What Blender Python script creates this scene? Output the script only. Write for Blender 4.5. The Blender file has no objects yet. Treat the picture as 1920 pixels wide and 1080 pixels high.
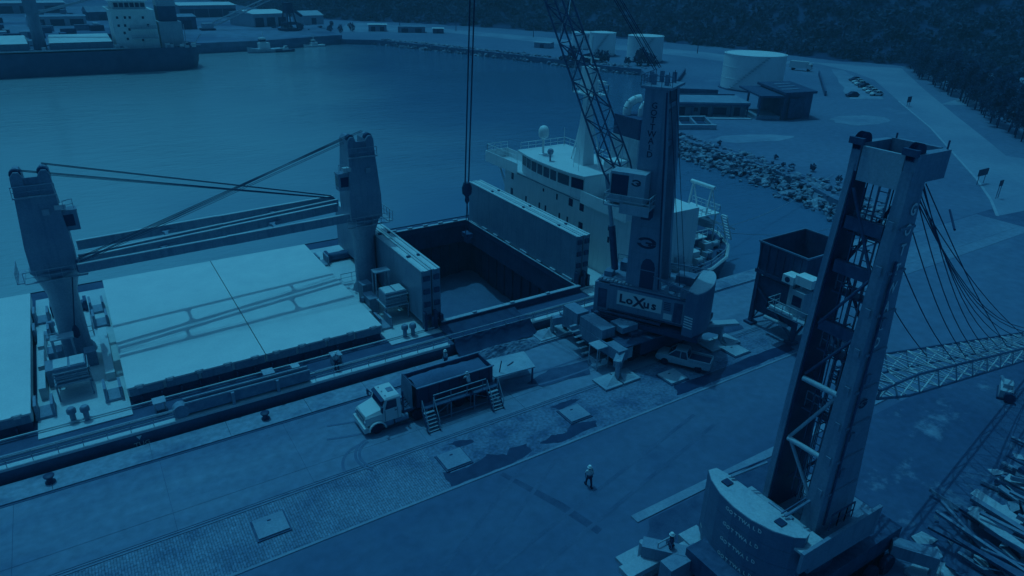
import bpy, bmesh, math, random
import numpy as np
from mathutils import Vector, Matrix
random.seed(7); RNG = np.random.default_rng(11)
SC = bpy.context.scene
COL = SC.collection
R = math.radians

# ------------------------------------------------------------------ camera
PITCH, ROLL, YAW = R(24.86), R(1.30), R(32.76)
_F = Vector((math.cos(PITCH)*math.sin(YAW), math.cos(PITCH)*math.cos(YAW), -math.sin(PITCH)))
_r = _F.cross(Vector((0, 0, 1))).normalized(); _u = _r.cross(_F)
_R = _r*math.cos(ROLL) + _u*math.sin(ROLL); _U = _u*math.cos(ROLL) - _r*math.sin(ROLL)
cd = bpy.data.cameras.new('camera'); cam = bpy.data.objects.new('camera', cd); COL.objects.link(cam)
cam.matrix_world = Matrix(((_R.x, _U.x, -_F.x, 0), (_R.y, _U.y, -_F.y, 0), (_R.z, _U.z, -_F.z, 34.0), (0, 0, 0, 1)))
cd.sensor_width = 36.0; cd.lens = 36.0*1296/1920; cd.clip_start = 0.5; cd.clip_end = 6000
SC.camera = cam

# ------------------------------------------------------------------ sky, sun, exposure
SUN_TO = Vector((-0.05, 0.33, 1.0)).normalized()
SUN_EL = math.asin(SUN_TO.z)
w = bpy.data.worlds.new('World'); SC.world = w; w.use_nodes = True
nt = w.node_tree; nt.nodes.clear()
sky = nt.nodes.new('ShaderNodeTexSky'); sky.sky_type = 'NISHITA'; sky.sun_disc = False
sky.sun_elevation = SUN_EL; sky.sun_rotation = math.atan2(SUN_TO.x, SUN_TO.y)
sky.air_density = 1.0; sky.dust_density = 8.0; sky.ozone_density = 1.0
mul = nt.nodes.new('ShaderNodeMix'); mul.data_type = 'RGBA'; mul.blend_type = 'MULTIPLY'
mul.inputs[0].default_value = 1.0; mul.inputs[7].default_value = (0.070, 0.49, 0.92, 1)
bg = nt.nodes.new('ShaderNodeBackground'); bg.inputs[1].default_value = 0.15
out = nt.nodes.new('ShaderNodeOutputWorld')
nt.links.new(sky.outputs[0], mul.inputs[6]); nt.links.new(mul.outputs[2], bg.inputs[0]); nt.links.new(bg.outputs[0], out.inputs[0])
sl = bpy.data.lights.new('sun', 'SUN'); sl.energy = 2.8; sl.angle = R(0.53); sl.color = (0.095, 0.68, 1.0)
so = bpy.data.objects.new('sun', sl); COL.objects.link(so); so.rotation_euler = SUN_TO.to_track_quat('Z', 'Y').to_euler(); so.location = (0, 0, 120)
SC.view_settings.view_transform = 'Standard'; SC.view_settings.look = 'None'
SC.view_settings.exposure = -1.60; SC.view_settings.gamma = 1.0; SC.view_settings.use_curve_mapping = False
SC.cycles.max_bounces = 6; SC.cycles.diffuse_bounces = 3; SC.cycles.glossy_bounces = 3
SC.cycles.use_denoising = True

# ------------------------------------------------------------------ materials
def col(g):
    g = max(g, 0.004); q = min(1.0, g/0.74)
    return (g*q**0.25, g, min(0.95, g*q**-0.34), 1)
MATS = {}
def mat(name, g, rough=0.7, metal=0.0, var=0.18, scale=0.5, bump=0.0, bscale=10.0, streak=0.0, spec=0.35, fine=0.1, dark=None):
    if name in MATS: return MATS[name]
    m = bpy.data.materials.new(name); m.use_nodes = True; n = m.node_tree.nodes; L = m.node_tree.links
    b = n['Principled BSDF']; b.inputs['Roughness'].default_value = rough; b.inputs['Metallic'].default_value = metal
    b.inputs['Specular IOR Level'].default_value = spec
    geo = n.new('ShaderNodeNewGeometry')
    n1 = n.new('ShaderNodeTexNoise'); n1.inputs['Scale'].default_value = scale; n1.inputs['Detail'].default_value = 6; n1.inputs['Roughness'].default_value = 0.6
    L.new(geo.outputs['Position'], n1.inputs['Vector'])
    rp = n.new('ShaderNodeValToRGB'); rp.color_ramp.elements[0].position = 0.3; rp.color_ramp.elements[1].position = 0.7
    rp.color_ramp.elements[0].color = col(g*(1-var)); rp.color_ramp.elements[1].color = col(min(0.95, g*(1+var)))
    L.new(n1.outputs['Fac'], rp.inputs['Fac']); c = rp.outputs['Color']
    if fine:
        n2 = n.new('ShaderNodeTexNoise'); n2.inputs['Scale'].default_value = scale*14; n2.inputs['Detail'].default_value = 3
        L.new(geo.outputs['Position'], n2.inputs['Vector'])
        mr = n.new('ShaderNodeMapRange'); mr.inputs[1].default_value = 0.3; mr.inputs[2].default_value = 0.7; mr.inputs[3].default_value = 1-fine; mr.inputs[4].default_value = 1+fine
        L.new(n2.outputs['Fac'], mr.inputs[0])
        mx = n.new('ShaderNodeMix'); mx.data_type = 'RGBA'; mx.blend_type = 'MULTIPLY'; mx.inputs[0].default_value = 1
        L.new(c, mx.inputs[6]); L.new(mr.outputs[0], mx.inputs[7]); c = mx.outputs[2]
    if streak:
        mp = n.new('ShaderNodeMapping'); mp.inputs['Scale'].default_value = (2.2, 2.2, 0.18); L.new(geo.outputs['Position'], mp.inputs['Vector'])
        n3 = n.new('ShaderNodeTexNoise'); n3.inputs['Scale'].default_value = 1.3; n3.inputs['Detail'].default_value = 5; L.new(mp.outputs[0], n3.inputs['Vector'])
        r3 = n.new('ShaderNodeMapRange'); r3.inputs[1].default_value = 0.52; r3.inputs[2].default_value = 0.72; r3.inputs[3].default_value = 0; r3.inputs[4].default_value = streak
        L.new(n3.outputs['Fac'], r3.inputs[0])
        m3 = n.new('ShaderNodeMix'); m3.data_type = 'RGBA'; L.new(r3.outputs[0], m3.inputs[0]); L.new(c, m3.inputs[6])
        m3.inputs[7].default_value = col(g*0.35 if dark is None else dark); c = m3.outputs[2]
    L.new(c, b.inputs['Base Color'])
    if bump:
        nb = n.new('ShaderNodeTexNoise'); nb.inputs['Scale'].default_value = bscale; nb.inputs['Detail'].default_value = 4
        L.new(geo.outputs['Position'], nb.inputs['Vector'])
        bp = n.new('ShaderNodeBump'); bp.inputs['Strength'].default_value = bump; bp.inputs['Distance'].default_value = 0.05
        L.new(nb.outputs['Fac'], bp.inputs['Height']); L.new(bp.outputs[0], b.inputs['Normal'])
    MATS[name] = m
    return m

def ground_mat(name, g, patch, pscale, lo=0.45, hi=0.62, rough=0.9, stretch=(1, 1, 1), bump=0.25, bscale=6, fine=0.16, fscale=2.5, third=None):
    """two-tone ground: base albedo g with irregular patches of albedo `patch`"""
    m = bpy.data.materials.new(name); m.use_nodes = True; n = m.node_tree.nodes; L = m.node_tree.links
    b = n['Principled BSDF']; b.inputs['Roughness'].default_value = rough; b.inputs['Specular IOR Level'].default_value = 0.25
    geo = n.new('ShaderNodeNewGeometry'); mp = n.new('ShaderNodeMapping'); mp.inputs['Scale'].default_value = stretch
    L.new(geo.outputs['Position'], mp.inputs['Vector'])
    n1 = n.new('ShaderNodeTexNoise'); n1.inputs['Scale'].default_value = pscale; n1.inputs['Detail'].default_value = 7; n1.inputs['Roughness'].default_value = 0.62
    L.new(mp.outputs[0], n1.inputs['Vector'])
    mr = n.new('ShaderNodeMapRange'); mr.inputs[1].default_value = lo; mr.inputs[2].default_value = hi; L.new(n1.outputs['Fac'], mr.inputs[0])
    mx = n.new('ShaderNodeMix'); mx.data_type = 'RGBA'; mx.inputs[6].default_value = col(g); mx.inputs[7].default_value = col(patch); L.new(mr.outputs[0], mx.inputs[0])
    c = mx.outputs[2]
    if third:
        n4 = n.new('ShaderNodeTexNoise'); n4.inputs['Scale'].default_value = third[1]; n4.inputs['Detail'].default_value = 8; n4.inputs['Roughness'].default_value = 0.7
        L.new(geo.outputs['Position'], n4.inputs['Vector'])
        m4 = n.new('ShaderNodeMapRange'); m4.inputs[1].default_value = third[2]; m4.inputs[2].default_value = third[3]; L.new(n4.outputs['Fac'], m4.inputs[0])
        x4 = n.new('ShaderNodeMix'); x4.data_type = 'RGBA'; L.new(m4.outputs[0], x4.inputs[0]); L.new(c, x4.inputs[6]); x4.inputs[7].default_value = col(third[0]); c = x4.outputs[2]
    n2 = n.new('ShaderNodeTexNoise'); n2.inputs['Scale'].default_value = fscale; n2.inputs['Detail'].default_value = 5; L.new(geo.outputs['Position'], n2.inputs['Vector'])
    m2 = n.new('ShaderNodeMapRange'); m2.inputs[1].default_value = 0.3; m2.inputs[2].default_value = 0.7; m2.inputs[3].default_value = 1-fine; m2.inputs[4].default_value = 1+fine
    L.new(n2.outputs['Fac'], m2.inputs[0])
    x2 = n.new('ShaderNodeMix'); x2.data_type = 'RGBA'; x2.blend_type = 'MULTIPLY'; x2.inputs[0].default_value = 1; L.new(c, x2.inputs[6]); L.new(m2.outputs[0], x2.inputs[7])
    L.new(x2.outputs[2], b.inputs['Base Color'])
    nb = n.new('ShaderNodeTexNoise'); nb.inputs['Scale'].default_value = bscale; nb.inputs['Detail'].default_value = 5; L.new(geo.outputs['Position'], nb.inputs['Vector'])
    bp = n.new('ShaderNodeBump'); bp.inputs['Strength'].default_value = bump; bp.inputs['Distance'].default_value = 0.05
    L.new(nb.outputs['Fac'], bp.inputs['Height']); L.new(bp.outputs[0], b.inputs['Normal'])
    return m

def cobble_mat(name, g):
    m = ground_mat(name, g, g*0.62, 0.32, 0.45, 0.68, fine=0.3, fscale=5, bump=0.3, third=(g*0.5, 0.9, 0.62, 0.72))
    n = m.node_tree.nodes; L = m.node_tree.links; b = n['Principled BSDF']
    geo = n.new('ShaderNodeNewGeometry'); br = n.new('ShaderNodeTexBrick')
    mp = n.new('ShaderNodeMapping'); mp.inputs['Rotation'].default_value = (0, 0, R(90)); L.new(geo.outputs['Position'], mp.inputs['Vector']); L.new(mp.outputs[0], br.inputs['Vector'])
    br.inputs['Scale'].default_value = 1.0; br.inputs['Brick Width'].default_value = 0.6; br.inputs['Row Height'].default_value = 0.17; br.inputs['Mortar Size'].default_value = 0.03; br.inputs['Mortar Smooth'].default_value = 0.5
    br.inputs['Color1'].default_value = (1.12, 1.12, 1.12, 1); br.inputs['Color2'].default_value = (0.92, 0.92, 0.92, 1); br.inputs['Mortar'].default_value = (0.6, 0.6, 0.62, 1)
    src = b.inputs['Base Color'].links[0].from_socket
    x = n.new('ShaderNodeMix'); x.data_type = 'RGBA'; x.blend_type = 'MULTIPLY'; x.inputs[0].default_value = 1; L.new(src, x.inputs[6]); L.new(br.outputs['Color'], x.inputs[7]); L.new(x.outputs[2], b.inputs['Base Color'])
    return m

M_WHITE = mat('white_paint', 0.85, 0.45, var=0.05, scale=0.6, fine=0.03, streak=0.25, dark=0.4)
M_COVER = mat('hatch_cover_paint', 0.73, 0.5, var=0.06, scale=0.45, fine=0.04)
M_PALE = mat('pale_grey_paint', 0.5, 0.5, var=0.1, streak=0.3, dark=0.22)
M_DECKB = mat('pale_deck_paint', 0.62, 0.6, var=0.10, fine=0.08)
M_DECKD = mat('dark_deck_paint', 0.085, 0.6, var=0.25)
M_HULL = mat('dark_hull_paint', 0.10, 0.5, var=0.3, scale=0.3)
M_CRANE = mat('crane_paint', 0.29, 0.42, var=0.12, scale=0.7, streak=0.35, dark=0.07)
M_BOOM = mat('boom_paint', 0.12, 0.5, var=0.2)
M_BRACE = mat('boom_brace_paint', 0.55, 0.5, var=0.2)
M_COUNTER = mat('counterweight_paint', 0.19, 0.5, var=0.14, scale=0.7, streak=0.3, dark=0.1)
M_CRANEL = mat('crane_paint_pale', 0.46, 0.45, var=0.1, scale=0.7, streak=0.3, dark=0.2)
M_SCRANE = mat('ship_crane_paint', 0.31, 0.45, var=0.12, scale=0.5, streak=0.3, dark=0.09)
M_STEEL = mat('weathered_steel', 0.10, 0.55, 0.2, var=0.35, scale=1.5, streak=0.4)
M_STEELM = mat('grey_steel', 0.24, 0.5, 0.1, var=0.25, scale=1.5)
M_DARK = mat('dark_steel', 0.05, 0.55, var=0.3)
M_BLACK = mat('black_rubber', 0.015, 0.8, var=0.2)
M_GLASS = mat('dark_glass', 0.035, 0.08, var=0.1, spec=0.6, fine=0)
M_GALV = mat('galvanised_steel', 0.42, 0.45, 0.1, var=0.2, scale=2)
M_ROPE = mat('wire_rope', 0.04, 0.6, var=0.2)
M_ROPEP = mat('pale_mooring_rope', 0.35, 0.8, var=0.2)
M_HOLD = mat('rusty_hold_steel', 0.06, 0.7, var=0.35, scale=0.4, streak=0.4)
M_CARGO = mat('bulk_cargo', 0.15, 0.95, var=0.12, scale=0.4, bump=0.4, bscale=3)
M_CONC = mat('concrete', 0.30, 0.9, var=0.2, scale=0.4, bump=0.15)
M_CONCP = mat('pale_concrete', 0.42, 0.9, var=0.2, scale=0.5, bump=0.15)
M_CONCD = mat('dark_concrete', 0.13, 0.9, var=0.3, scale=0.4, streak=0.4)
M_TANK = mat('tank_paint', 0.9, 0.5, var=0.05, scale=0.1, fine=0.03)
M_ROCK = mat('armour_rock', 0.27, 0.9, var=0.6, scale=0.5, bump=0.6, bscale=2.5)
M_BARK = mat('bark', 0.05, 0.9, var=0.3)
def foliage(name, g, **k):
    m = mat(name, g, 0.8, **k); n = m.node_tree.nodes; L = m.node_tree.links; b = n['Principled BSDF']
    t = n.new('ShaderNodeBsdfTranslucent'); x = n.new('ShaderNodeMixShader'); x.inputs[0].default_value = 0.45
    L.new(b.inputs['Base Color'].links[0].from_socket, t.inputs['Color']); L.new(b.outputs[0], x.inputs[1]); L.new(t.outputs[0], x.inputs[2]); L.new(x.outputs[0], n['Material Output'].inputs['Surface'])
    return m
M_LEAF = foliage('needle_foliage', 0.085, var=0.4, scale=0.35, fine=0.3)
M_FOREST = foliage('forest_foliage', 0.085, var=0.65, scale=0.045, fine=0.35)
M_SKIN = mat('skin', 0.22, 0.6, var=0.05)
M_CLOTH = mat('white_shirt_cloth', 0.66, 0.8, var=0.05)
M_TROUS = mat('dark_trouser_cloth', 0.03, 0.85, var=0.1)
M_MARKD = mat('dark_lettering', 0.03, 0.6, var=0.05)
M_SIGNP = mat('pale_sign_panel', 0.75, 0.5, var=0.04, fine=0.02)
M_LETTER = mat('pale_lettering', 0.8, 0.5, var=0.06)
M_WET = mat('wet_stain', 0.045, 0.35, var=0.35, scale=0.9, spec=0.4)
M_OILDARK = mat('oil_and_dark_ground', 0.085, 0.7, var=0.4, scale=0.7)
M_STAINL = mat('faint_tyre_mark', 0.135, 0.85, var=0.2)
M_TARP = mat('tarpaulin', 0.05, 0.7, var=0.35, scale=0.8, bump=0.6, bscale=2)
M_SPILL = mat('spilled_cargo', 0.24, 0.95, var=0.5, scale=2.5, bump=0.8, bscale=6)

# ------------------------------------------------------------------ mesh builder
ORG = {}
class MB:
    def __init__(s, xf=None): s.v = []; s.f = []; s.xf = xf
    def add(s, vs, fs):
        o = len(s.v)
        if s.xf is not None: vs = [s.xf @ Vector(p) for p in vs]
        s.v += [tuple(p) for p in vs]; s.f += [tuple(i+o for i in f) for f in fs]; return s
    def box(s, a, b):
        x0, y0, z0 = a; x1, y1, z1 = b
        return s.add([(x0,y0,z0),(x1,y0,z0),(x1,y1,z0),(x0,y1,z0),(x0,y0,z1),(x1,y0,z1),(x1,y1,z1),(x0,y1,z1)],
              [(3,2,1,0),(4,5,6,7),(0,1,5,4),(1,2,6,5),(2,3,7,6),(3,0,4,7)])
    def cbox(s, c, size, rz=0.0, ry=0.0):
        M = Matrix.Translation(c) @ Matrix.Rotation(rz, 4, 'Z') @ Matrix.Rotation(ry, 4, 'Y'); hx, hy, hz = [d/2 for d in size]
        vs = [M @ Vector(p) for p in [(-hx,-hy,-hz),(hx,-hy,-hz),(hx,hy,-hz),(-hx,hy,-hz),(-hx,-hy,hz),(hx,-hy,hz),(hx,hy,hz),(-hx,hy,hz)]]
        return s.add(vs, [(3,2,1,0),(4,5,6,7),(0,1,5,4),(1,2,6,5),(2,3,7,6),(3,0,4,7)])
    def bar(s, p, q, w, h=None, up=(0, 0, 1)):
        h = h or w; p = Vector(p); q = Vector(q); d = (q-p).normalized(); up = Vector(up)
        if abs(d.dot(up)) > 0.98: up = Vector((1, 0, 0))
        a = d.cross(up).normalized()*w/2; b = a.cross(d).normalized()*h/2
        return s.add([p-a-b, p+a-b, p+a+b, p-a+b, q-a-b, q+a-b, q+a+b, q-a+b], [(3,2,1,0),(4,5,6,7),(0,1,5,4),(1,2,6,5),(2,3,7,6),(3,0,4,7)])
    def tube(s, p, q, r0, r1=None, n=8):
        r1 = r0 if r1 is None else r1; p = Vector(p); q = Vector(q); d = (q-p).normalized()
        up = Vector((0, 0, 1)) if abs(d.z) < 0.98 else Vector((1, 0, 0)); a = d.cross(up).normalized(); b = d.cross(a)
        vs = []
        for c, r in ((p, r0), (q, r1)):
            for i in range(n):
                t = 2*math.pi*i/n; vs.append(c + a*(r*math.cos(t)) + b*(r*math.sin(t)))
        fs = [(i, (i+1) % n, n+(i+1) % n, n+i) for i in range(n)] + [tuple(range(n))[::-1], tuple(range(n, 2*n))]
        return s.add(vs, fs)
    def path(s, pts, r, n=5):
        for a, b in zip(pts, pts[1:]): s.tube(a, b, r, n=n)
        return s
    def lathe(s, c, prof, n=16, axis='Z'):
        vs = []; m = len(prof); c = Vector(c)
        for r, z in prof:
            for i in range(n):
                t = 2*math.pi*i/n; x, y = r*math.cos(t), r*math.sin(t)
                vs.append(c + (Vector((x, y, z)) if axis == 'Z' else Vector((z, x, y)) if axis == 'X' else Vector((x, z, y))))
        fs = [(k*n+i, k*n+(i+1) % n, (k+1)*n+(i+1) % n, (k+1)*n+i) for k in range(m-1) for i in range(n)]
        fs += [tuple(range(n))[::-1], tuple(range((m-1)*n, m*n))]
        return s.add(vs, fs)
    def prism(s, pts, z0, z1, top=True, bottom=True):
        n = len(pts)
        if sum(pts[i][0]*pts[(i+1) % n][1]-pts[(i+1) % n][0]*pts[i][1] for i in range(n)) < 0: pts = pts[::-1]
        vs = [(x, y, z0) for x, y in pts] + [(x, y, z1) for x, y in pts]
        fs = [(i, (i+1) % n, n+(i+1) % n, n+i) for i in range(n)]
        if bottom: fs.append(tuple(range(n))[::-1])
        if top: fs.append(tuple(range(n, 2*n)))
        return s.add(vs, fs)
    def sheet(s, pts, z):
        n = len(pts)
        if sum(pts[i][0]*pts[(i+1) % n][1]-pts[(i+1) % n][0]*pts[i][1] for i in range(n)) < 0: pts = pts[::-1]
        return s.add([(x, y, z) for x, y in pts], [tuple(range(n))])
    def loft(s, rings, cap=True):
        n = len(rings[0]); vs = [p for r in rings for p in r]
        fs = [(k*n+i, k*n+(i+1) % n, (k+1)*n+(i+1) % n, (k+1)*n+i) for k in range(len(rings)-1) for i in range(n)]
        if cap: fs += [tuple(range(n))[::-1], tuple(range((len(rings)-1)*n, len(rings)*n))]
        return s.add(vs, fs)
    def rail(s, pts, h=1.0, r=0.03, step=1.5, mid=True):
        for a, b in zip(pts, pts[1:]):
            a = Vector(a); b = Vector(b); L = (b-a).length; k = max(1, round(L/step))
            for i in range(k+1):
                p = a.lerp(b, i/k); s.bar(p, p+Vector((0, 0, h)), r*1.4)
            s.bar(a+Vector((0, 0, h)), b+Vector((0, 0, h)), r*2)
            if mid: s.bar(a+Vector((0, 0, h*0.5)), b+Vector((0, 0, h*0.5)), r*1.4)
        return s
    def mesh(s, name, m, smooth=False, org=(0, 0, 0)):
        me = bpy.data.meshes.new(name); ox, oy, oz = org
        me.from_pydata([(x-ox, y-oy, z-oz) for x, y, z in s.v], [], s.f)
        me.materials.append(m)
        bm = bmesh.new(); bm.from_mesh(me); bmesh.ops.recalc_face_normals(bm, faces=bm.faces); bm.to_mesh(me); bm.free()
        if smooth:
            me.polygons.foreach_set('use_smooth', [True]*len(me.polygons)); me.set_sharp_from_angle(angle=R(38))
        me.update(); return me
    def build(s, name, m, parent=None, smooth=False):
        org = (0, 0, 0); p = parent
        while p is not None:
            if p.name in ORG: org = ORG[p.name]
            p = p.parent
        o = bpy.data.objects.new(name, s.mesh(name, m, smooth, org)); COL.objects.link(o)
        if parent is not None: o.parent = parent
        return o
def tag(o, label=None, cat=None, group=None, kind=None):
    if label: o['label'] = label
    if cat: o['category'] = cat
    if group: o['group'] = group
    if kind: o['kind'] = kind
    return o
def thing(name, label, cat, loc=(0, 0, 0), rz=0.0, group=None):
    o = bpy.data.objects.new(name, None); COL.objects.link(o); o.location = loc; o.rotation_euler = (0, 0, rz); o.empty_display_size = 0.3
    if rz == 0.0: ORG[o.name] = tuple(loc)
    return tag(o, label, cat, group)
def part(name, parent, loc=(0, 0, 0)):
    """an intermediate part that only carries sub-parts"""
    o = bpy.data.objects.new(name, None); COL.objects.link(o); o.parent = parent; return o
def inst(o, name, loc, rz=0.0, scale=(1, 1, 1), parent=None, rot=None):
    c = bpy.data.objects.new(name, o if isinstance(o, bpy.types.Mesh) else o.data); COL.objects.link(c)
    c.location = loc; c.rotation_euler = rot or (0, 0, rz); c.scale = scale
    if parent is not None: c.parent = parent
    return c
def copy_tree(o, parent=None):
    c = o.copy(); COL.objects.link(c); c.parent = parent
    for ch in list(o.children): copy_tree(ch, c)
    return c
def struct(mb, name, m, smooth=False): return tag(mb.build(name, m, None, smooth), kind='structure')
_fontcache = {}
def text(s, size, origin, xdir, ydir, m, name, parent, extrude=0.01, bold=0.0, align='LEFT', sx=1.0):
    cu = bpy.data.curves.new('lettering', 'FONT'); cu.body = s; cu.size = size; cu.extrude = extrude; cu.offset = bold; cu.align_x = align; cu.resolution_u = 2
    to = bpy.data.objects.new('lettering', cu); COL.objects.link(to)
    dg = bpy.context.evaluated_depsgraph_get(); dg.update()
    me = bpy.data.meshes.new_from_object(to.evaluated_get(dg)); bpy.data.objects.remove(to); bpy.data.curves.remove(cu)
    x = Vector(xdir).normalized()*sx; y = Vector(ydir).normalized(); z = x.cross(y).normalized()
    M = Matrix(((x.x, y.x, z.x, origin[0]), (x.y, y.y, z.y, origin[1]), (x.z, y.z, z.z, origin[2]), (0, 0, 0, 1)))
    org = (0, 0, 0); p = parent
    while p is not None:
        if p.name in ORG: org = ORG[p.name]
        p = p.parent
    me.transform(Matrix.Translation([-a for a in org]) @ M); me.materials.clear(); me.materials.append(m)
    o = bpy.data.objects.new(name, me); COL.objects.link(o); o.parent = parent; return o

# ================================================================== SETTING
G_YARD = ground_mat('yard_ground', 0.215, 0.165, 0.03, 0.4, 0.65, fine=0.12, fscale=0.8, third=(0.25, 0.06, 0.56, 0.70))
G_APRON = ground_mat('apron_concrete', 0.28, 0.19, 0.16, 0.42, 0.66, stretch=(0.22, 1, 1), fine=0.13, fscale=1.4, third=(0.15, 0.35, 0.60, 0.78))
G_COPING = ground_mat('coping_concrete', 0.33, 0.19, 0.35, 0.48, 0.66, stretch=(0.5, 1, 1), fine=0.18, fscale=2.5)
G_ASPH = ground_mat('yard_asphalt', 0.135, 0.195, 0.07, 0.42, 0.66, stretch=(0.4, 1, 1), fine=0.10, fscale=1.2, third=(0.125, 0.11, 0.55, 0.68))
G_COBBLE = cobble_mat('stone_setts', 0.27)
G_GRAVEL = ground_mat('gravel_and_dust', 0.22, 0.13, 0.45, 0.46, 0.62, fine=0.3, fscale=4, bump=0.6)
G_ROAD = ground_mat('road_asphalt', 0.33, 0.28, 0.05, 0.4, 0.6, fine=0.06, fscale=1)
G_SAND = ground_mat('pale_sand', 0.34, 0.24, 0.06, 0.42, 0.65, fine=0.1, fscale=0.6)
G_HILL = ground_mat('hill_soil', 0.05, 0.08, 0.04, 0.5, 0.7, fine=0.2, fscale=0.4)
G_STONEYARD = ground_mat('stained_yard', 0.13, 0.105, 0.12, 0.4, 0.6, fine=0.12, fscale=1.5, third=(0.30, 0.30, 0.55, 0.70))
G_FARYARD = ground_mat('far_yard_ground', 0.24, 0.13, 0.02, 0.42, 0.6, fine=0.2, fscale=0.2)

SHORE = [(97, 51.2), (104.5, 57), (105.6, 65), (110, 74.5), (112.5, 85), (114.2, 100.5), (115, 114), (120, 126), (140, 146), (166, 173), (188, 205), (182, 216),
         (177, 238.6), (167, 268), (156.6, 298), (142.6, 333), (137, 344), (122, 353), (117, 351), (83, 338), (54, 335)]
struct(MB().prism([(-2600, -2600), (-2600, 51.2)] + SHORE + [(-2600, 325), (-2600, 2600), (2600, 2600), (2600, -2600)], -6, 0), 'ground', G_YARD)
struct(MB().prism([(123, 352), (117, 351), (83, 338), (54, 335), (-2600, 325), (-2600, 2590), (110, 2590), (138, 520), (128, 420)], 0.01, 2.0), 'far_quay', G_FARYARD)
def water():
    m = bpy.data.materials.new('harbour_water'); m.use_nodes = True; n = m.node_tree.nodes; L = m.node_tree.links; b = n['Principled BSDF']
    b.inputs['Roughness'].default_value = 0.05; b.inputs['IOR'].default_value = 1.45; b.inputs['Specular IOR Level'].default_value = 0.5
    geo = n.new('ShaderNodeNewGeometry'); mp = n.new('ShaderNodeMapping'); mp.inputs['Rotation'].default_value = (0, 0, R(25)); mp.inputs['Scale'].default_value = (0.55, 1.2, 1); L.new(geo.outputs['Position'], mp.inputs['Vector'])
    # bright sky reflection painted into the left basin's colour, ragged edge towards darker water
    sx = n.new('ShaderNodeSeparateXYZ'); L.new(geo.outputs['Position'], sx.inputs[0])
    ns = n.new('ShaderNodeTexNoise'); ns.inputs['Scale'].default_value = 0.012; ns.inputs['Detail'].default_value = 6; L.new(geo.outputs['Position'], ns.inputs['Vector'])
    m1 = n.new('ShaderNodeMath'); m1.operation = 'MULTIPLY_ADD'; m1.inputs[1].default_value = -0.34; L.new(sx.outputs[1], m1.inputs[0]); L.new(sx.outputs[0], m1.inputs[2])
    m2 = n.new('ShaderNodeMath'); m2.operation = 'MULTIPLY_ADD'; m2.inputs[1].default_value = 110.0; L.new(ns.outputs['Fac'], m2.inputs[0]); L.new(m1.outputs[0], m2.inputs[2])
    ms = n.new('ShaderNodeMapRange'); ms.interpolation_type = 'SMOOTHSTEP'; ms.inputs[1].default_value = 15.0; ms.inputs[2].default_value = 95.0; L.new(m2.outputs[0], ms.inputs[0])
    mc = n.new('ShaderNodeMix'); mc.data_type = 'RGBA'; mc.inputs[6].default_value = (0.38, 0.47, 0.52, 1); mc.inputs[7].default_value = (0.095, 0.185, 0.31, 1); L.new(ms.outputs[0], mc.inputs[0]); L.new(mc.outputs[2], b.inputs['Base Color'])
    n1 = n.new('ShaderNodeTexNoise'); n1.inputs['Scale'].default_value = 0.9; n1.inputs['Detail'].default_value = 5; L.new(mp.outputs[0], n1.inputs['Vector'])
    n2 = n.new('ShaderNodeTexNoise'); n2.inputs['Scale'].default_value = 0.018; n2.inputs['Detail'].default_value = 5; L.new(geo.outputs['Position'], n2.inputs['Vector'])
    mr = n.new('ShaderNodeMapRange'); mr.inputs[1].default_value = 0.35; mr.inputs[2].default_value = 0.7; mr.inputs[3].default_value = 0.04; mr.inputs[4].default_value = 0.55; L.new(n2.outputs['Fac'], mr.inputs[0])
    bp = n.new('ShaderNodeBump'); bp.inputs['Distance'].default_value = 0.25; n5 = n.new('ShaderNodeTexNoise'); n5.inputs['Scale'].default_value = 0.26; n5.inputs['Detail'].default_value = 6; n5.inputs['Roughness'].default_value = 0.65; L.new(mp.outputs[0], n5.inputs['Vector'])
    ad = n.new('ShaderNodeMath'); ad.operation = 'MULTIPLY_ADD'; ad.inputs[1].default_value = 3.0; L.new(n5.outputs['Fac'], ad.inputs[0]); L.new(n1.outputs['Fac'], ad.inputs[2])
    L.new(ad.outputs[0], bp.inputs['Height']); L.new(mr.outputs[0], bp.inputs['Strength']); L.new(bp.outputs[0], b.inputs['Normal'])
    return m
wx0, wx1, wy0, wy1 = 25.4, 46.8, 53.4, 83.5      # the ship's hold displaces the water
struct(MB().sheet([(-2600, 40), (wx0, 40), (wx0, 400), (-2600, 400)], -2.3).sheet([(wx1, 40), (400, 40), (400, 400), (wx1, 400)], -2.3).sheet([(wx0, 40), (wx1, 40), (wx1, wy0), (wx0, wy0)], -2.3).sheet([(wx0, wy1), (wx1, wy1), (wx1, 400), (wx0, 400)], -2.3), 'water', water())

# --- quay pavement: coping slabs, apron slabs, setts, kerbs
cop = struct(MB().box((-140, 48.95, -0.5), (97, 51.18, -0.06)), 'quay_edge', M_CONCD)
x = -40.0; k = 0
while x < 96:
    L_ = random.choice((5.2, 5.6, 6.0, 6.4)); dz = random.uniform(0, 0.012)
    o = MB().box((x+0.015, 49.0, -0.05), (x+L_-0.015, 51.25, 0.105+dz)).build('coping_slab', G_COPING, cop); x += L_
apron = struct(MB().box((-140, 40.5, -0.4), (140, 48.93, 0.006)), 'quay_apron', M_CONCD)
x = -36.0
while x < 112:
    for (ya, yb) in ((40.52, 42.35), (42.38, 48.72)):
        MB().box((x+0.012, ya, -0.02), (x+9.1-0.012, yb, 0.028+random.uniform(0, 0.006))).build('concrete_slab', G_APRON, apron)
    x += 9.1
rl = struct(MB().box((-140, 40.05, -0.1), (57, 40.14, 0.05)).box((-140, 40.32, -0.1), (57, 40.40, 0.045)), 'crane_rail', M_STEELM)
struct(MB().box((-140, 48.74, -0.1), (96, 48.84, 0.035)), 'outer_crane_rail', M_DARK)
struct(MB().box((-60, 34.98, -0.1), (17.8, 40.02, 0.012)), 'sett_paving', G_COBBLE)
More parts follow.
